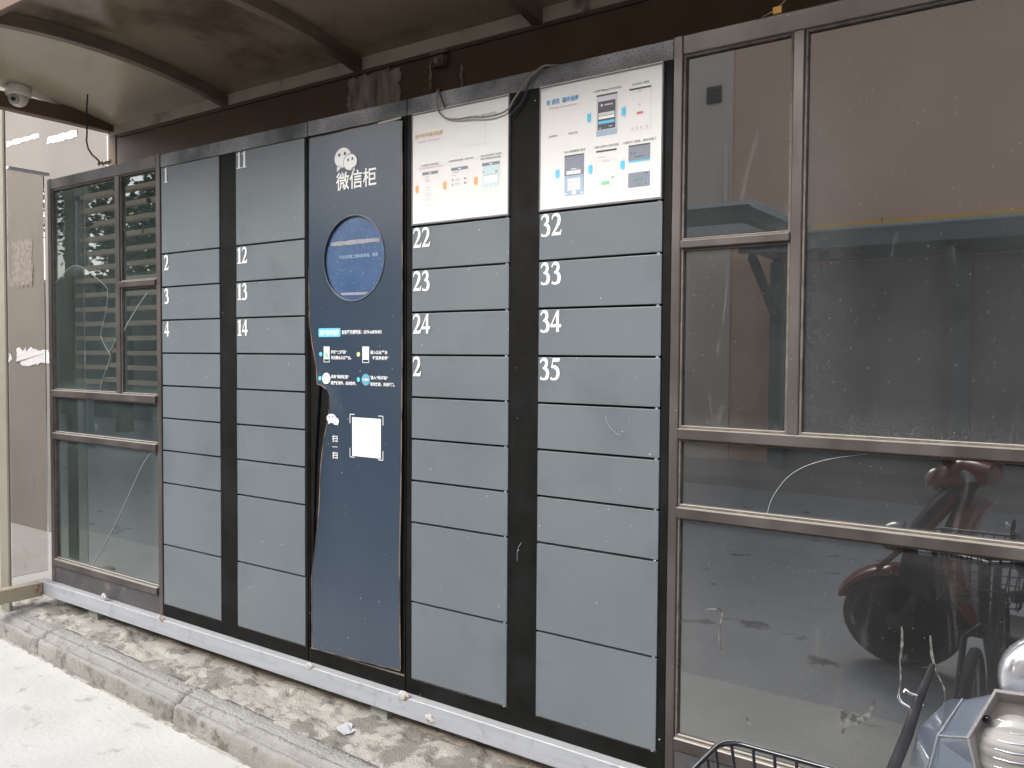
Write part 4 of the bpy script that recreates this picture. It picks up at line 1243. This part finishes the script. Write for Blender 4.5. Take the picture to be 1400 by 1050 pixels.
rs = thing('glazed_screen', (-.1, .02, ZB), 'wide dark glazed screen with big reflecting panes right of the lockers', 'glazed screen', 'glazed screens beside the lockers')
XE = 1.15
rail(rs, -1.0265, -.9985, .248, 2.372, name='stile')
rail(rs, XE - .03, XE, .248, 2.372, name='stile')
rail(rs, -.998, XE - .0305, 2.318, 2.371, name='top_rail')
rail(rs, -.689, -.660, 1.2635, 2.3175, name='mullion')
rail(rs, -.998, -.6895, 1.774, 1.796, y0=-.010, name='rail')
rail(rs, -.998, XE - .0305, 1.232, 1.263, y0=-.014, name='rail')
rail(rs, -.998, XE - .0305, 1.006, 1.037, y0=-.014, name='rail')
rail(rs, -.998, XE - .0305, .330, .366, y0=-.010, name='bottom_rail')
rail(rs, -.998, XE - .0305, .248, .3295, y0=-.002, m='kick', name='kick_board')
pane(rs, -.998, -.6895, 1.7965, 2.3175, 'glassR')
pane(rs, -.998, -.6895, 1.2635, 1.7735, 'glassR')
pane(rs, -.6595, XE - .0305, 1.2635, 2.3175, 'glassR')
q5 = pane(rs, -.998, XE - .0305, 1.0375, 1.2315, 'glassR')
q6 = pane(rs, -.998, XE - .0305, .3665, 1.0055, 'glassR')
MB().tube(smooth([(x, GL - .002, z) for x, z in [(-.743, 1.040), (-.733, 1.077), (-.716, 1.111), (-.689, 1.147), (-.653, 1.175), (-.607, 1.196), (-.552, 1.212), (-.47, 1.228)]]), .0007, 5).build('crack', 'crack', q5)
# dried runs and a torn sticker on the bottom pane
for pts, ws in (([(-.40, .80), (-.398, .76), (-.402, .71), (-.40, .67), (-.402, .63)], [.003, .007, .004, .005, .003]), ([(-.335, .79), (-.33, .74), (-.318, .70), (-.30, .66), (-.303, .62)], [.003, .007, .003, .005, .003]),
                ([(-.915, .75), (-.88, .757), (-.865, .745), (-.872, .70), (-.868, .64)], [.002, .007, .006, .004, .003]), ([(-.79, .47), (-.785, .46), (-.775, .455)], [.003, .009, .005])):
    m = MB()
    ribbon(m, *spline(pts, ws), lambda a, b: (a + .002 * noise.noise(Vector((b * 90, 0, a * 3))), b), GL - .0012)
    m.build('dried_splash', 'splash', q6)
MB().flat([(-.545, .545), (-.53, .555), (-.50, .545), (-.475, .565), (-.462, .60), (-.458, .585), (-.47, .55), (-.50, .525), (-.525, .515), (-.535, .49), (-.542, .50)], GL - .0016).build('torn_sticker', 'splash', q6)
# side pane between left screen and end post
sd = thing('side_screen', (-4.6, -.1, ZB), 'clear side glass pane with white top rail at the left end', 'glazed screen')
MB().box(-4.612, -4.600, -.186, -.004, .30, 2.395).build('pane', 'glassside', sd)
MB().box(-4.616, -4.590, -.186, .02, 2.397, 2.413).build('top_rail', 'paper', sd, .002)
tie = thing('plastic_tie', (-.82, .0, 2.385), 'small yellow plastic tie and string on top of the right screen', 'tie')
MB().box(-.745, -.722, -.004, .002, 2.374, 2.392).build('tag_piece', 'yellowtie', tie, .001)
MB().tube([(-.775, .0, 2.373), (-.74, -.003, 2.384), (-.715, .0, 2.402), (-.70, .01, 2.43), (-.69, .03, 2.47)], .0015, 5).build('string', 'string', tie)

# ------------------------------------------------------------------ across the lane (seen in the glass)
tag(MB().box(-40, 40, -30, -6.9, -.02, .10).build('far_pavement', 'pave'), 'raised pavement on the far side of the lane', kind='structure')
ob = thing('building', (0, -8.5, .1), 'brown rendered building across the lane behind the carport', 'building')
MB().box(-4.06, 14, -9.5, -8.5, 0, 6.2).build('wall', 'wallfar', ob)
MB().box(-8.6, -4.064, -9.5, -8.47, 0, 6.2).build('wall', 'litwall', ob)
f_ = MB().box(-4.42, -4.22, -8.467, -8.44, 4.80, 5.02).build('vent', 'grey', ob)
for k in range(5):
    MB().box(-4.41, -4.23, -8.438, -8.42, 4.815 + .04 * k, 4.835 + .04 * k).build('louvre', 'darkwall', f_)
MB().tube([(-4.13, -8.42, 3.0), (-4.13, -8.42, 4.2)], .025).build('drainpipe', 'pipepale', ob)
for xw in (3.0, 6.0, 9.0):
    fr_ = MB().box(xw, xw + 1.4, -8.49, -8.45, 4.2, 5.7).build('window', 'grey', ob)
    MB().box(xw + .06, xw + .67, -8.448, -8.44, 4.26, 5.64).build('window_pane', 'lens', fr_)
    MB().box(xw + .73, xw + 1.34, -8.448, -8.44, 4.26, 5.64).build('window_pane', 'lens', fr_)
gp = thing('gas_pipe', (0, -8.4, 3.0), 'yellow gas pipe along the brown building across the lane', 'pipe')
MB().tube([(-3.1, -8.42, 3.03), (6, -8.42, 3.03)], .055, 10).build('pipe', 'gas', gp)
for x in (-2.2, -.5, 1.2):
    MB().tube([(x, -8.49, 3.0), (x, -8.40, 3.10), (x, -8.38, 3.05)], .012, 6).build('bracket', 'gas', gp)
cp = thing('carport', (0, -7.5, .1), 'dark grey steel carport in front of the brown building', 'carport')
MB().box(-3.4, 6, -7.05, -6.95, 2.62, 2.79).build('front_beam', 'carport', cp)
MB().box(-3.4, 6, -8.25, -8.15, 2.62, 2.76).build('back_beam', 'carport', cp)
for x in (-3.35, -2.4, -1.3, -.2, .9, 2.0, 3.1, 4.2, 5.3):
    MB().bar((x, -7.05, 2.72), (x, -8.15, 2.70), .09, .09).build('rafter', 'carport', cp)
MB().box(-3.5, 6.1, -8.35, -6.9, 2.80, 2.82).build('roof_sheet', 'carroof', cp)
for x in (-3.3, -1.3, 1.4, 4.2):
    MB().box(x - .09, x + .09, -8.2, -8.02, .1, 2.62).build('post', 'carport', cp)
    MB().bar((x, -8.05, 1.9), (x, -7.1, 2.6), .08, .08).build('brace', 'carport', cp)
MB().box(-3.4, 6, -8.32, -8.28, .1, 2.6).build('shade_sheet', 'shade', cp)  # grey sheet added to give the shaded tone under the carport roof
c2_ = thing('carport', (-5, -5.4, 0), 'shorter dark steel carport whose corner stands left of the gas pipe', 'carport')
MB().box(-7.6, -2.52, -4.86, -4.76, 2.62, 2.76).build('front_beam', 'carport', c2_)
MB().box(-7.6, -2.52, -6.36, -6.26, 2.62, 2.74).build('back_beam', 'carport', c2_)
for x in (-7.55, -5.8, -4.1, -2.57):
    MB().box(x - .05, x + .05, -6.255, -4.865, 2.63, 2.75).build('rafter', 'carport', c2_)
MB().box(-7.7, -2.45, -6.45, -4.70, 2.765, 2.785).build('roof_sheet', 'carroof', c2_)
for x in (-7.4, -5.0):
    MB().box(x - .06, x + .06, -6.25, -6.13, 0, 2.62).build('post', 'carport', c2_)
st = thing('slatted_screen', (-11.5, -4.5, 0), 'tall open screen of pale timber slats between blue grey posts', 'slatted screen')
for k in range(15):
    z = 1.0 + .213 * k
    MB().box(-12.66, -9.9, -4.58, -4.47, z, z + .062).build('slat', 'timber', st)
for x in (-12.765, -9.85):
    MB().box(x - .09, x + .09, -4.62, -4.44, 0, 4.5).build('post', 'bluesteel', st)
MB().box(-11.0, -10.93, -4.66, -4.59, 0, 4.3).build('brace_post', 'darkwall', st)
lw = thing('boundary_wall', (-12, -6.2, 0), 'dark grey boundary wall behind the slatted timber screen', 'wall')
MB().box(-22, -8.7, -7.5, -7.25, .1, 3.0).build('wall', 'darkwall', lw)
MB().box(-22, -8.7, -7.53, -7.22, 3.0, 3.07).build('coping', 'pave', lw)


def tree(x, y, h, seed, label, n=2600):
    rnd = random.Random(seed)
    t = thing('tree', (x, y, 0), label, 'tree', 'trees across the lane')
    tr = MB().tube([(x, y, 0), (x + .05, y, h * .3), (x - .05, y + .1, h * .6), (x, y, h * .85)], [.16, .13, .09, .04], 10)
    cl = []
    for k in range(9):
        a = rnd.uniform(0, 6.28)
        zz = h * rnd.uniform(.3, .8)
        e = (x + math.cos(a) * rnd.uniform(.8, 1.7), y + math.sin(a) * rnd.uniform(.6, 1.3), zz + rnd.uniform(.3, .9))
        tr.tube([(x, y, zz), ((x + e[0]) / 2, (y + e[1]) / 2, (zz + e[2]) / 2 + .15), e], [.05, .035, .015], 6)
        cl.append(e)
        cl.append((e[0] + rnd.uniform(-.5, .5), e[1] + rnd.uniform(-.5, .5), e[2] + rnd.uniform(-.3, .6)))
    cl.append((x, y, h * .95))
    tr.build('trunk', 'bark', t)
    c = MB()
    for k in range(n):
        q = rnd.choice(cl)
        v = Vector((rnd.gauss(0, .42), rnd.gauss(0, .42), rnd.gauss(0, .34)))
        p_ = Vector(q) + v
        a = Vector((rnd.uniform(-1, 1), rnd.uniform(-1, 1), rnd.uniform(-.6, .6))).normalized() * rnd.uniform(.06, .11)
        b = a.cross(Vector((rnd.uniform(-1, 1), rnd.uniform(-1, 1), rnd.uniform(-1, 1)))).normalized() * .045
        c.add([p_ - a, p_ + b, p_ + a, p_ - b], [(0, 1, 2, 3)])
    c.build('crown', 'leaf', t)


tree(-11.6, -6.3, 5.8, 1, 'leafy dark green tree rising behind the slatted timber screen', 5600)
tree(-14.9, -6.4, 5.8, 2, 'leafy tree at the outer end of the slatted timber screen', 4200)
tree(-9.2, -7.2, 6.0, 4, 'leafy tree at the corner of the brown building')


# ------------------------------------------------------------------ two-wheelers
def wheel(p, x, z, r, wdt=.09):
    prof_ = []
    for k in range(13):
        a = math.pi * k / 12
        prof_.append((r - .045 + .045 * math.sin(a) * 1.0, -wdt / 2 * math.cos(a)))
    w_ = MB().lathe(prof_, (x, 0, z), (0, 1, 0), 40).build('wheel', 'rubber', p, world=False)
    m_ = MB().lathe([(.03, -.055), (.05, -.05), (.05, .05), (.03, .055)], (x, 0, z), (0, 1, 0), 20)
    m_.lathe([(r - .055, -.046), (r - .040, -.046), (r - .040, .046), (r - .055, .046), (r - .055, -.046)], (x, 0, z), (0, 1, 0), 32)
    for k in range(5):
        a = 2 * math.pi * k / 5
        m_.bar((x, 0, z), (x + (r - .05) * math.cos(a), 0, z + (r - .05) * math.sin(a)), .03, .035, 0, (0, 1, 0))
    m_.build('rim', 'blackplastic', w_, world=False)


def sect(x, z, hw, hh, n=16, e=2.6, dz=0):
    r_ = []
    for k in range(n):
        a = 2 * math.pi * k / n
        cc, ss = math.cos(a), math.sin(a)
        r_.append((x + dz * ss, hw * math.copysign(abs(cc) ** (2 / e), cc), z + hh * math.copysign(abs(ss) ** (2 / e), ss)))
    return r_


def scooter(name, loc, rz, label, paint, steer, headcowl=True, mirrors=False):
    """scooter heading along local +x"""
    t = thing(name, loc, label, 'scooter', None, rz)
    wheel(t, .62, .225, .225)
    wheel(t, -.62, .225, .225)
    m_ = MB()
    rings = []
    for k in range(11):
        a = R(20 + 130 * k / 10)
        cx_, cz_ = .62 + .255 * math.cos(a), .225 + .255 * math.sin(a)
        hw = .055 + .02 * math.sin(math.pi * k / 10)
        rings.append([(cx_ - .012 * math.cos(a), -hw, cz_ - .03 * math.sin(a)), (cx_, -hw * .6, cz_), (cx_ + .01 * math.cos(a), 0, cz_ + .012 * math.sin(a)), (cx_, hw * .6, cz_), (cx_ - .012 * math.cos(a), hw, cz_ - .03 * math.sin(a)), (cx_ - .03 * math.cos(a), 0, cz_ - .02)])
    m_.loft(rings).build('front_mudguard', paint, t, world=False)
    MB().tube([(.62, .065, .225), (.50, .065, .52)], .018).tube([(.62, -.065, .225), (.50, -.065, .52)], .018).tube([(.53, 0, .45), (.38, 0, .92)], .024).build('fork', 'blackplastic', t, world=False)
    # leg shield
    lsr = [sect(.36, .30, .13, .05, dz=0), sect(.40, .42, .20, .06), sect(.43, .58, .21, .06), sect(.40, .72, .17, .055), sect(.37, .82, .10, .05)]
    MB().loft([[(x, y, z) for x, y, z in r_] for r_ in [[(p_[0] + (p_[2] - q[1]) * .9, p_[1], q[1] + (p_[2] - q[1]) * .35) for p_ in s__] for q, s__ in zip(((.36, .30), (.40, .42), (.43, .58), (.40, .72), (.37, .82)), lsr)]]).build('leg_shield', paint, t, world=False)
    MB().loft([sect(.42, .27, .14, .03), sect(.10, .25, .15, .035), sect(-.20, .27, .15, .04)]).build('footboard', 'blackplastic', t, world=False)
    MB().loft([sect(-.12, .42, .10, .12), sect(-.25, .50, .15, .17), sect(-.50, .56, .155, .15), sect(-.75, .62, .11, .10), sect(-.88, .65, .05, .05)]).build('rear_body', paint, t, world=False)
    MB().loft([sect(-.05, .70, .09, .03), sect(-.15, .72, .13, .045), sect(-.45, .73, .14, .05), sect(-.72, .79, .11, .05), sect(-.82, .80, .06, .03)]).build('seat', 'seat', t, world=False)
    MB().lathe([(.001, 0), (.04, 0), (.035, .02), (.001, .025)], (-.90, 0, .64), (-1, 0, 0), 16).build('tail_light', 'redpaint', t, world=False)
    cs, sn = math.cos(steer), math.sin(steer)
    hz = 0 if headcowl else -.22
    rot = lambda x, y, z: (.39 + x * cs - y * sn, x * sn + y * cs, z + hz)
    hb = MB().tube([rot(*q) for q in ((-.10, .34, .96), (-.04, .22, .98), (0, .08, .93), (0, -.08, .93), (-.04, -.22, .98), (-.10, -.34, .96))], .013).build('handlebar', 'blackplastic', t, world=False)
    for sy in (-1, 1):
        MB().tube([rot(-.055, sy * .24, .975), rot(-.105, sy * .355, .955)], .019, 10).build('grip', 'rubber', hb, world=False)
        if mirrors:
            mr = MB().tube([rot(-.02, sy * .19, .98), rot(.0, sy * .24, 1.10), rot(-.02, sy * .27, 1.16)], .007, 8).build('mirror', 'blackplastic', t, world=False)
            MB().loft([[(rot(-.02 + dx, sy * .27 + .065 * k_ * math.cos(a), 1.19 + .042 * k_ * math.sin(a))) for a in [2 * math.pi * q / 18 for q in range(18)]] for dx, k_ in ((.03, .4), (.02, .85), (.0, 1.0), (-.008, .95))]).build('mirror_shell', paint, mr, world=False)
    if headcowl:
        MB().loft([sect(.50, .40, .13, .07), sect(.60, .50, .17, .09), sect(.58, .62, .18, .09), sect(.52, .74, .17, .08), sect(.45, .84, .14, .07), sect(.40, .92, .10, .05)]).build('front_fairing', 'blackplastic', t, world=False)
        for sy in (-1, 1):
            MB().loft([[(x, sy * (.175 + .006 * q), z + q * .018) for q in (-1, 0, 1)] + [(x, sy * .165, z)] for x, z in ((.68, .50), (.60, .60), (.50, .72), (.42, .86))]).build('fairing_stripe', paint, t, world=False)
        MB().lathe([(.001, .03), (.06, .02), (.075, -.01), (.075, -.05), (.001, -.05)], (.68, 0, .62), (1, 0, .15), 20).build('headlight', 'lampclear', t, world=False)
        MB().loft([sect(.05, .55, .12, .06), sect(.0, .40, .15, .10), sect(-.1, .34, .15, .10)]).build('battery_box', 'blackplastic', t, world=False)
        MB().loft([[rot(*q) for q in s__] for s__ in (sect(-.08, .95, .10, .05), sect(0, .96, .15, .075), sect(.08, .93, .12, .075), sect(.14, .89, .06, .04))]).build('head_cowl', paint, t, world=False)
        MB().lathe([(.001, .015), (.045, .008), (.055, -.01), (.055, -.03), (.001, -.03)], rot(.145, 0, .90), Vector(rot(1, 0, 0)) - Vector(rot(0, 0, 0)), 20).build('indicator', 'lampclear', t, world=False)
        MB().loft([[rot(x, y, z) for x, y, z in ((.06, -.13 * k_, z_), (.085, 0, z_), (.06, .13 * k_, z_), (.055, .12 * k_, z_), (.078, 0, z_), (.055, -.12 * k_, z_))] for z_, k_ in ((.99, 1.1), (1.05, 1.0), (1.10, .7))]).build('windscreen', 'blackplastic', t, world=False)
    MB().tube([(-.05, .10, .25), (.0, .22, .02)], .010).build('kickstand', 'rim', t, world=False)
    return t


red = scooter('scooter', (-.02, -2.06, 0), math.pi, 'dark red scooter standing in the lane, seen only in the dark glass', 'redpaint', .15)
red.scale = (1.2, 1.4, 1.0)

# silver scooter in the right corner, steering turned towards the lane
O = Vector((-.083, -.96, .954))
nf = Vector((.22, -.975, 0)).normalized()
sf = Vector((-nf.y, nf.x, 0))
hd = Vector((-.80, -.60, 0)).normalized()
base = O - hd * .52
base.z = 0
sv = scooter('scooter', (base.x + .10, base.y + .02, 0), math.atan2(hd.y, hd.x), 'silver grey scooter with faceted headlight cowl beside the right glazed screen', 'silver', .80, headcowl=False)


def W(s_, n_, z_):
    return O + sf * s_ + nf * n_ + Vector((0, 0, z_))


def local(o_, pts):
    inv = (Matrix.Translation(o_.location) @ Matrix.Rotation(o_.rotation_euler.z, 4, 'Z')).inverted()
    return [tuple(inv @ Vector(p_)) for p_ in pts]


rim_ = [(-.027, .0, .071), (-.058, 0, .003), (-.048, 0, -.037), (-.036, 0, -.082), (-.012, 0, -.105)]
cr_ = [(-.060, -.05, .037), (-.090, -.05, -.021), (-.101, -.05, -.076), (-.085, -.05, -.125), (-.03, -.05, -.155)]
ou_ = [(-.070, -.13, .006), (-.113, -.13, -.048), (-.125, -.13, -.112), (-.105, -.13, -.165), (-.04, -.13, -.19)]
ba_ = [(-.050, -.21, -.03), (-.085, -.22, -.07), (-.095, -.22, -.12), (-.08, -.21, -.16), (-.03, -.2, -.18)]


def full(r_):
    return [W(*p_) for p_ in r_] + [W(-p_[0], p_[1], p_[2]) for p_ in r_[::-1]]


m = MB()
m.loft([local(sv, full(r_)) for r_ in (ba_, ou_, cr_, rim_)], caps=False, smooth=False)
m.build('head_cowl', 'silver', sv, .009, 3, world=False)
m = MB()
inn = [(-.020, -.022, .050), (-.046, -.022, .002), (-.040, -.022, -.034), (-.030, -.022, -.070), (-.010, -.022, -.088)]
m.loft([local(sv, full([(a * 1.0, b + .003, c) for a, b, c in rim_])), local(sv, full(inn))], caps=False, smooth=False)
m.loft([local(sv, full([(a * 1.0, b + .003, c) for a, b, c in rim_])), local(sv, full([(a * 1.05, b - .001, c * 1.04) for a, b, c in rim_]))], caps=False, smooth=False)
rg = local(sv, full(inn))
m.add(rg, [tuple(range(len(rg)))[::-1]])
m.build('bezel', 'bezel', sv, world=False)
hl = MB()
rings = []
for k in range(7):
    a = math.pi / 2 * k / 6
    rings.append(local(sv, [W(.044 * math.cos(a) * math.cos(q), -.024 + .022 * math.sin(a), -.022 + .058 * math.cos(a) * math.sin(q)) for q in [2 * math.pi * j / 28 for j in range(28)]]))
hl.loft(rings)
hlo = hl.build('headlight', 'lampclear', sv, world=False)
m = MB()
for k in range(-4, 5):
    zc = -.022 + .012 * k
    hw = .040 * math.sqrt(max(0, 1 - ((zc + .022) / .058) ** 2))
    m.tube(local(sv, [W(hw * q, -.001 - .02 * (q * hw / .044) ** 2 - .02 * ((zc + .022) / .058) ** 2 + .001, zc) for q in (-1, -.6, -.2, .2, .6, 1)]), .0014, 5)
m.build('lens_rib', 'silvertrim', hlo, world=False)
MB().lathe([(.001, .003), (.005, .002), (.006, 0)], local(sv, [W(-.036, -.008, .028)])[0], Vector(local(sv, [W(0, 1, 0)])[0]) - Vector(local(sv, [W(0, 0, 0)])[0]), 10).build('screw', 'lens', sv, world=False)
# pale silver lines drawn along the facet seams as painted highlights
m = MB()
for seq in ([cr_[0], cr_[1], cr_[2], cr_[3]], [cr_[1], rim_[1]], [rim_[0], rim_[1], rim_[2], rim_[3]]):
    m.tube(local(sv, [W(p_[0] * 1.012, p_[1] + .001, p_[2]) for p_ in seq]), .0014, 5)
m.build('seam_highlight', 'silvertrim', sv, world=False)
m = MB()
m.loft([local(sv, [W(-.108, -.115, -.060), W(-.098, -.062, -.062), W(-.110, -.062, -.16), W(-.124, -.115, -.16)]), local(sv, [W(-.112, -.115, -.060), W(-.102, -.062, -.062), W(-.113, -.062, -.16), W(-.127, -.115, -.16)])], smooth=False)
m.build('side_reflector', 'silvertrim', sv, world=False)
# white mirror shell above the cowl
mi_ = MB().tube(local(sv, [W(.05, -.10, -.02), W(.055, -.07, .03), W(.05, -.05, .06)]), .008, 8).build('mirror', 'chrome', sv, world=False)
rings = []
for nn_, k_ in ((.02, .25), (.012, .7), (.0, .95), (-.015, 1.0), (-.022, .92)):
    rings.append(local(sv, [W(.045 + .062 * k_ * math.cos(q), -.05 + nn_, .075 + .062 * k_ * math.sin(q)) for q in [2 * math.pi * j / 28 for j in range(28)]]))
MB().loft(rings).build('mirror_shell', 'whiteplastic', mi_, world=False)
MB().loft([local(sv, [W(.02 + .022 * k_ * math.cos(q), -.045 + nn_, .010 + .018 * k_ * math.sin(q)) for q in [2 * math.pi * j / 16 for j in range(16)]]) for nn_, k_ in ((.01, .4), (.004, .9), (-.01, 1), (-.02, .8))]).build('mirror_clamp', 'chrome', mi_, world=False)
# guard rod with wire hooks
gr_ = MB().tube(local(sv, [W(-.084, -.25, .012), W(-.108, -.18, -.022), W(-.128, -.11, -.055), W(-.150, -.05, -.088), W(-.175, .02, -.125)]), [.005, .0075, .009, .009, .009], 8).build('guard_rod', 'blackplastic', sv, world=False)
MB().tube(local(sv, [W(-.102, -.18, -.030), W(-.106, -.18, -.022), W(-.112, -.18, -.015), W(-.120, -.18, -.014), W(-.128, -.18, -.009), W(-.129, -.18, -.014)]), .0024, 6).build('wire_hook', 'chrome', gr_, world=False)
MB().tube(local(sv, [W(-.112, -.16, -.045), W(-.115, -.16, -.036), W(-.123, -.16, -.028), W(-.133, -.16, -.023), W(-.138, -.16, -.015), W(-.136, -.16, -.008)]), .0024, 6).build('wire_hook', 'chrome', gr_, world=False)

# bicycle nosed in to the glass with a wire basket
bc = thing('bicycle', (-.34, -1.3, 0), 'bicycle with black wire basket nosed up to the right glazed screen', 'bicycle')


def bwheel(y, z, r):
    w_ = MB().tube([(-.33, y + r * math.cos(2 * math.pi * k / 40), z + r * math.sin(2 * math.pi * k / 40)) for k in range(40)], .018, 8, closed=True).build('wheel', 'rubber', bc)
    m_ = MB().tube([(-.33, y + (r - .02) * math.cos(2 * math.pi * k / 40), z + (r - .02) * math.sin(2 * math.pi * k / 40)) for k in range(40)], .010, 6, closed=True)
    for k in range(16):
        a = 2 * math.pi * k / 16
        m_.tube([(-.33 + .02 * (1 if k % 2 else -1), y, z), (-.33, y + (r - .02) * math.cos(a), z + (r - .02) * math.sin(a))], .0012, 4)
    m_.tube([(-.38, y, z), (-.28, y, z)], .02, 10)
    m_.build('rim', 'rim', w_)


bwheel(-.80, .26, .245)
bwheel(-1.68, .26, .245)
MB().tube([(-.33, -1.68, .26), (-.33, -1.40, .28), (-.33, -1.08, .58)], .016).tube([(-.33, -1.40, .28), (-.33, -1.55, .66)], .016).tube([(-.33, -1.05, .50), (-.33, -1.11, .74)], .018).build('frame', 'blackplastic', bc)
MB().tube([(-.28, -.80, .26), (-.28, -1.0, .50), (-.33, -1.05, .54)], .011).tube([(-.38, -.80, .26), (-.38, -1.0, .50), (-.33, -1.05, .54)], .011).build('fork', 'blackplastic', bc)
MB().tube([(-.56, -1.22, .73), (-.45, -1.14, .75), (-.33, -1.12, .74), (-.21, -1.14, .75), (-.10, -1.22, .73)], .012).build('handlebar', 'rim', bc)
MB().loft([[(-.33 + k_ * .09 * math.cos(q), yy, .69 + .03 * math.sin(q)) for q in [2 * math.pi * j / 12 for j in range(12)]] for yy, k_ in ((-1.44, .3), (-1.52, .6), (-1.62, 1.0), (-1.68, .8))]).build('saddle', 'seat', bc)
bk_ = bpy.data.objects.new('basket', None)
COL.objects.link(bk_)
bk_.parent = bc


def rrect(x0, x1, y0, y1, r, z, n=6):
    o_ = []
    for cx_, cy_, a0 in ((x1 - r, y1 - r, 0), (x0 + r, y1 - r, 90), (x0 + r, y0 + r, 180), (x1 - r, y0 + r, 270)):
        for k in range(n + 1):
            a = R(a0 + 90 * k / n)
            o_.append((cx_ + r * math.cos(a), cy_ + r * math.sin(a), z))
    return o_


top = rrect(-.492, -.19, -1.12, -.947, .035, .849)
MB().tube(top, .0048, 8, closed=True).build('rim_wire', 'wire', bk_)
for zz, kx in ((.80, .0), (.74, .012), (.68, .02), (.63, .025)):
    MB().tube(rrect(-.487 + kx, -.195 - kx, -1.115 + kx, -.952 - kx, .03, zz), .0022, 6, closed=True).build('ring_wire', 'wire', bk_)
lowr = rrect(-.467, -.215, -1.09, -.972, .03, .625)
def even(loop, n):
    """n points spaced evenly round a closed loop"""
    v = [Vector(q) for q in loop]
    d = [(v[(k + 1) % len(v)] - v[k]).length for k in range(len(v))]
    tot, o_ = sum(d), []
    for q in range(n):
        t, k = tot * q / n, 0
        while t > d[k]:
            t -= d[k]
            k += 1
        o_.append(v[k].lerp(v[(k + 1) % len(v)], t / d[k]))
    return o_


for a, b in zip(even(top, 26), even(lowr, 26)):
    MB().tube([a, b], .0026, 6).build('upright_wire', 'wire', bk_)
for k in range(9):
    x = -.46 + .03 * k
    MB().tube([(x, -1.09, .625), (x, -.972, .625)], .0024, 6).build('upright_wire', 'wire', bk_)
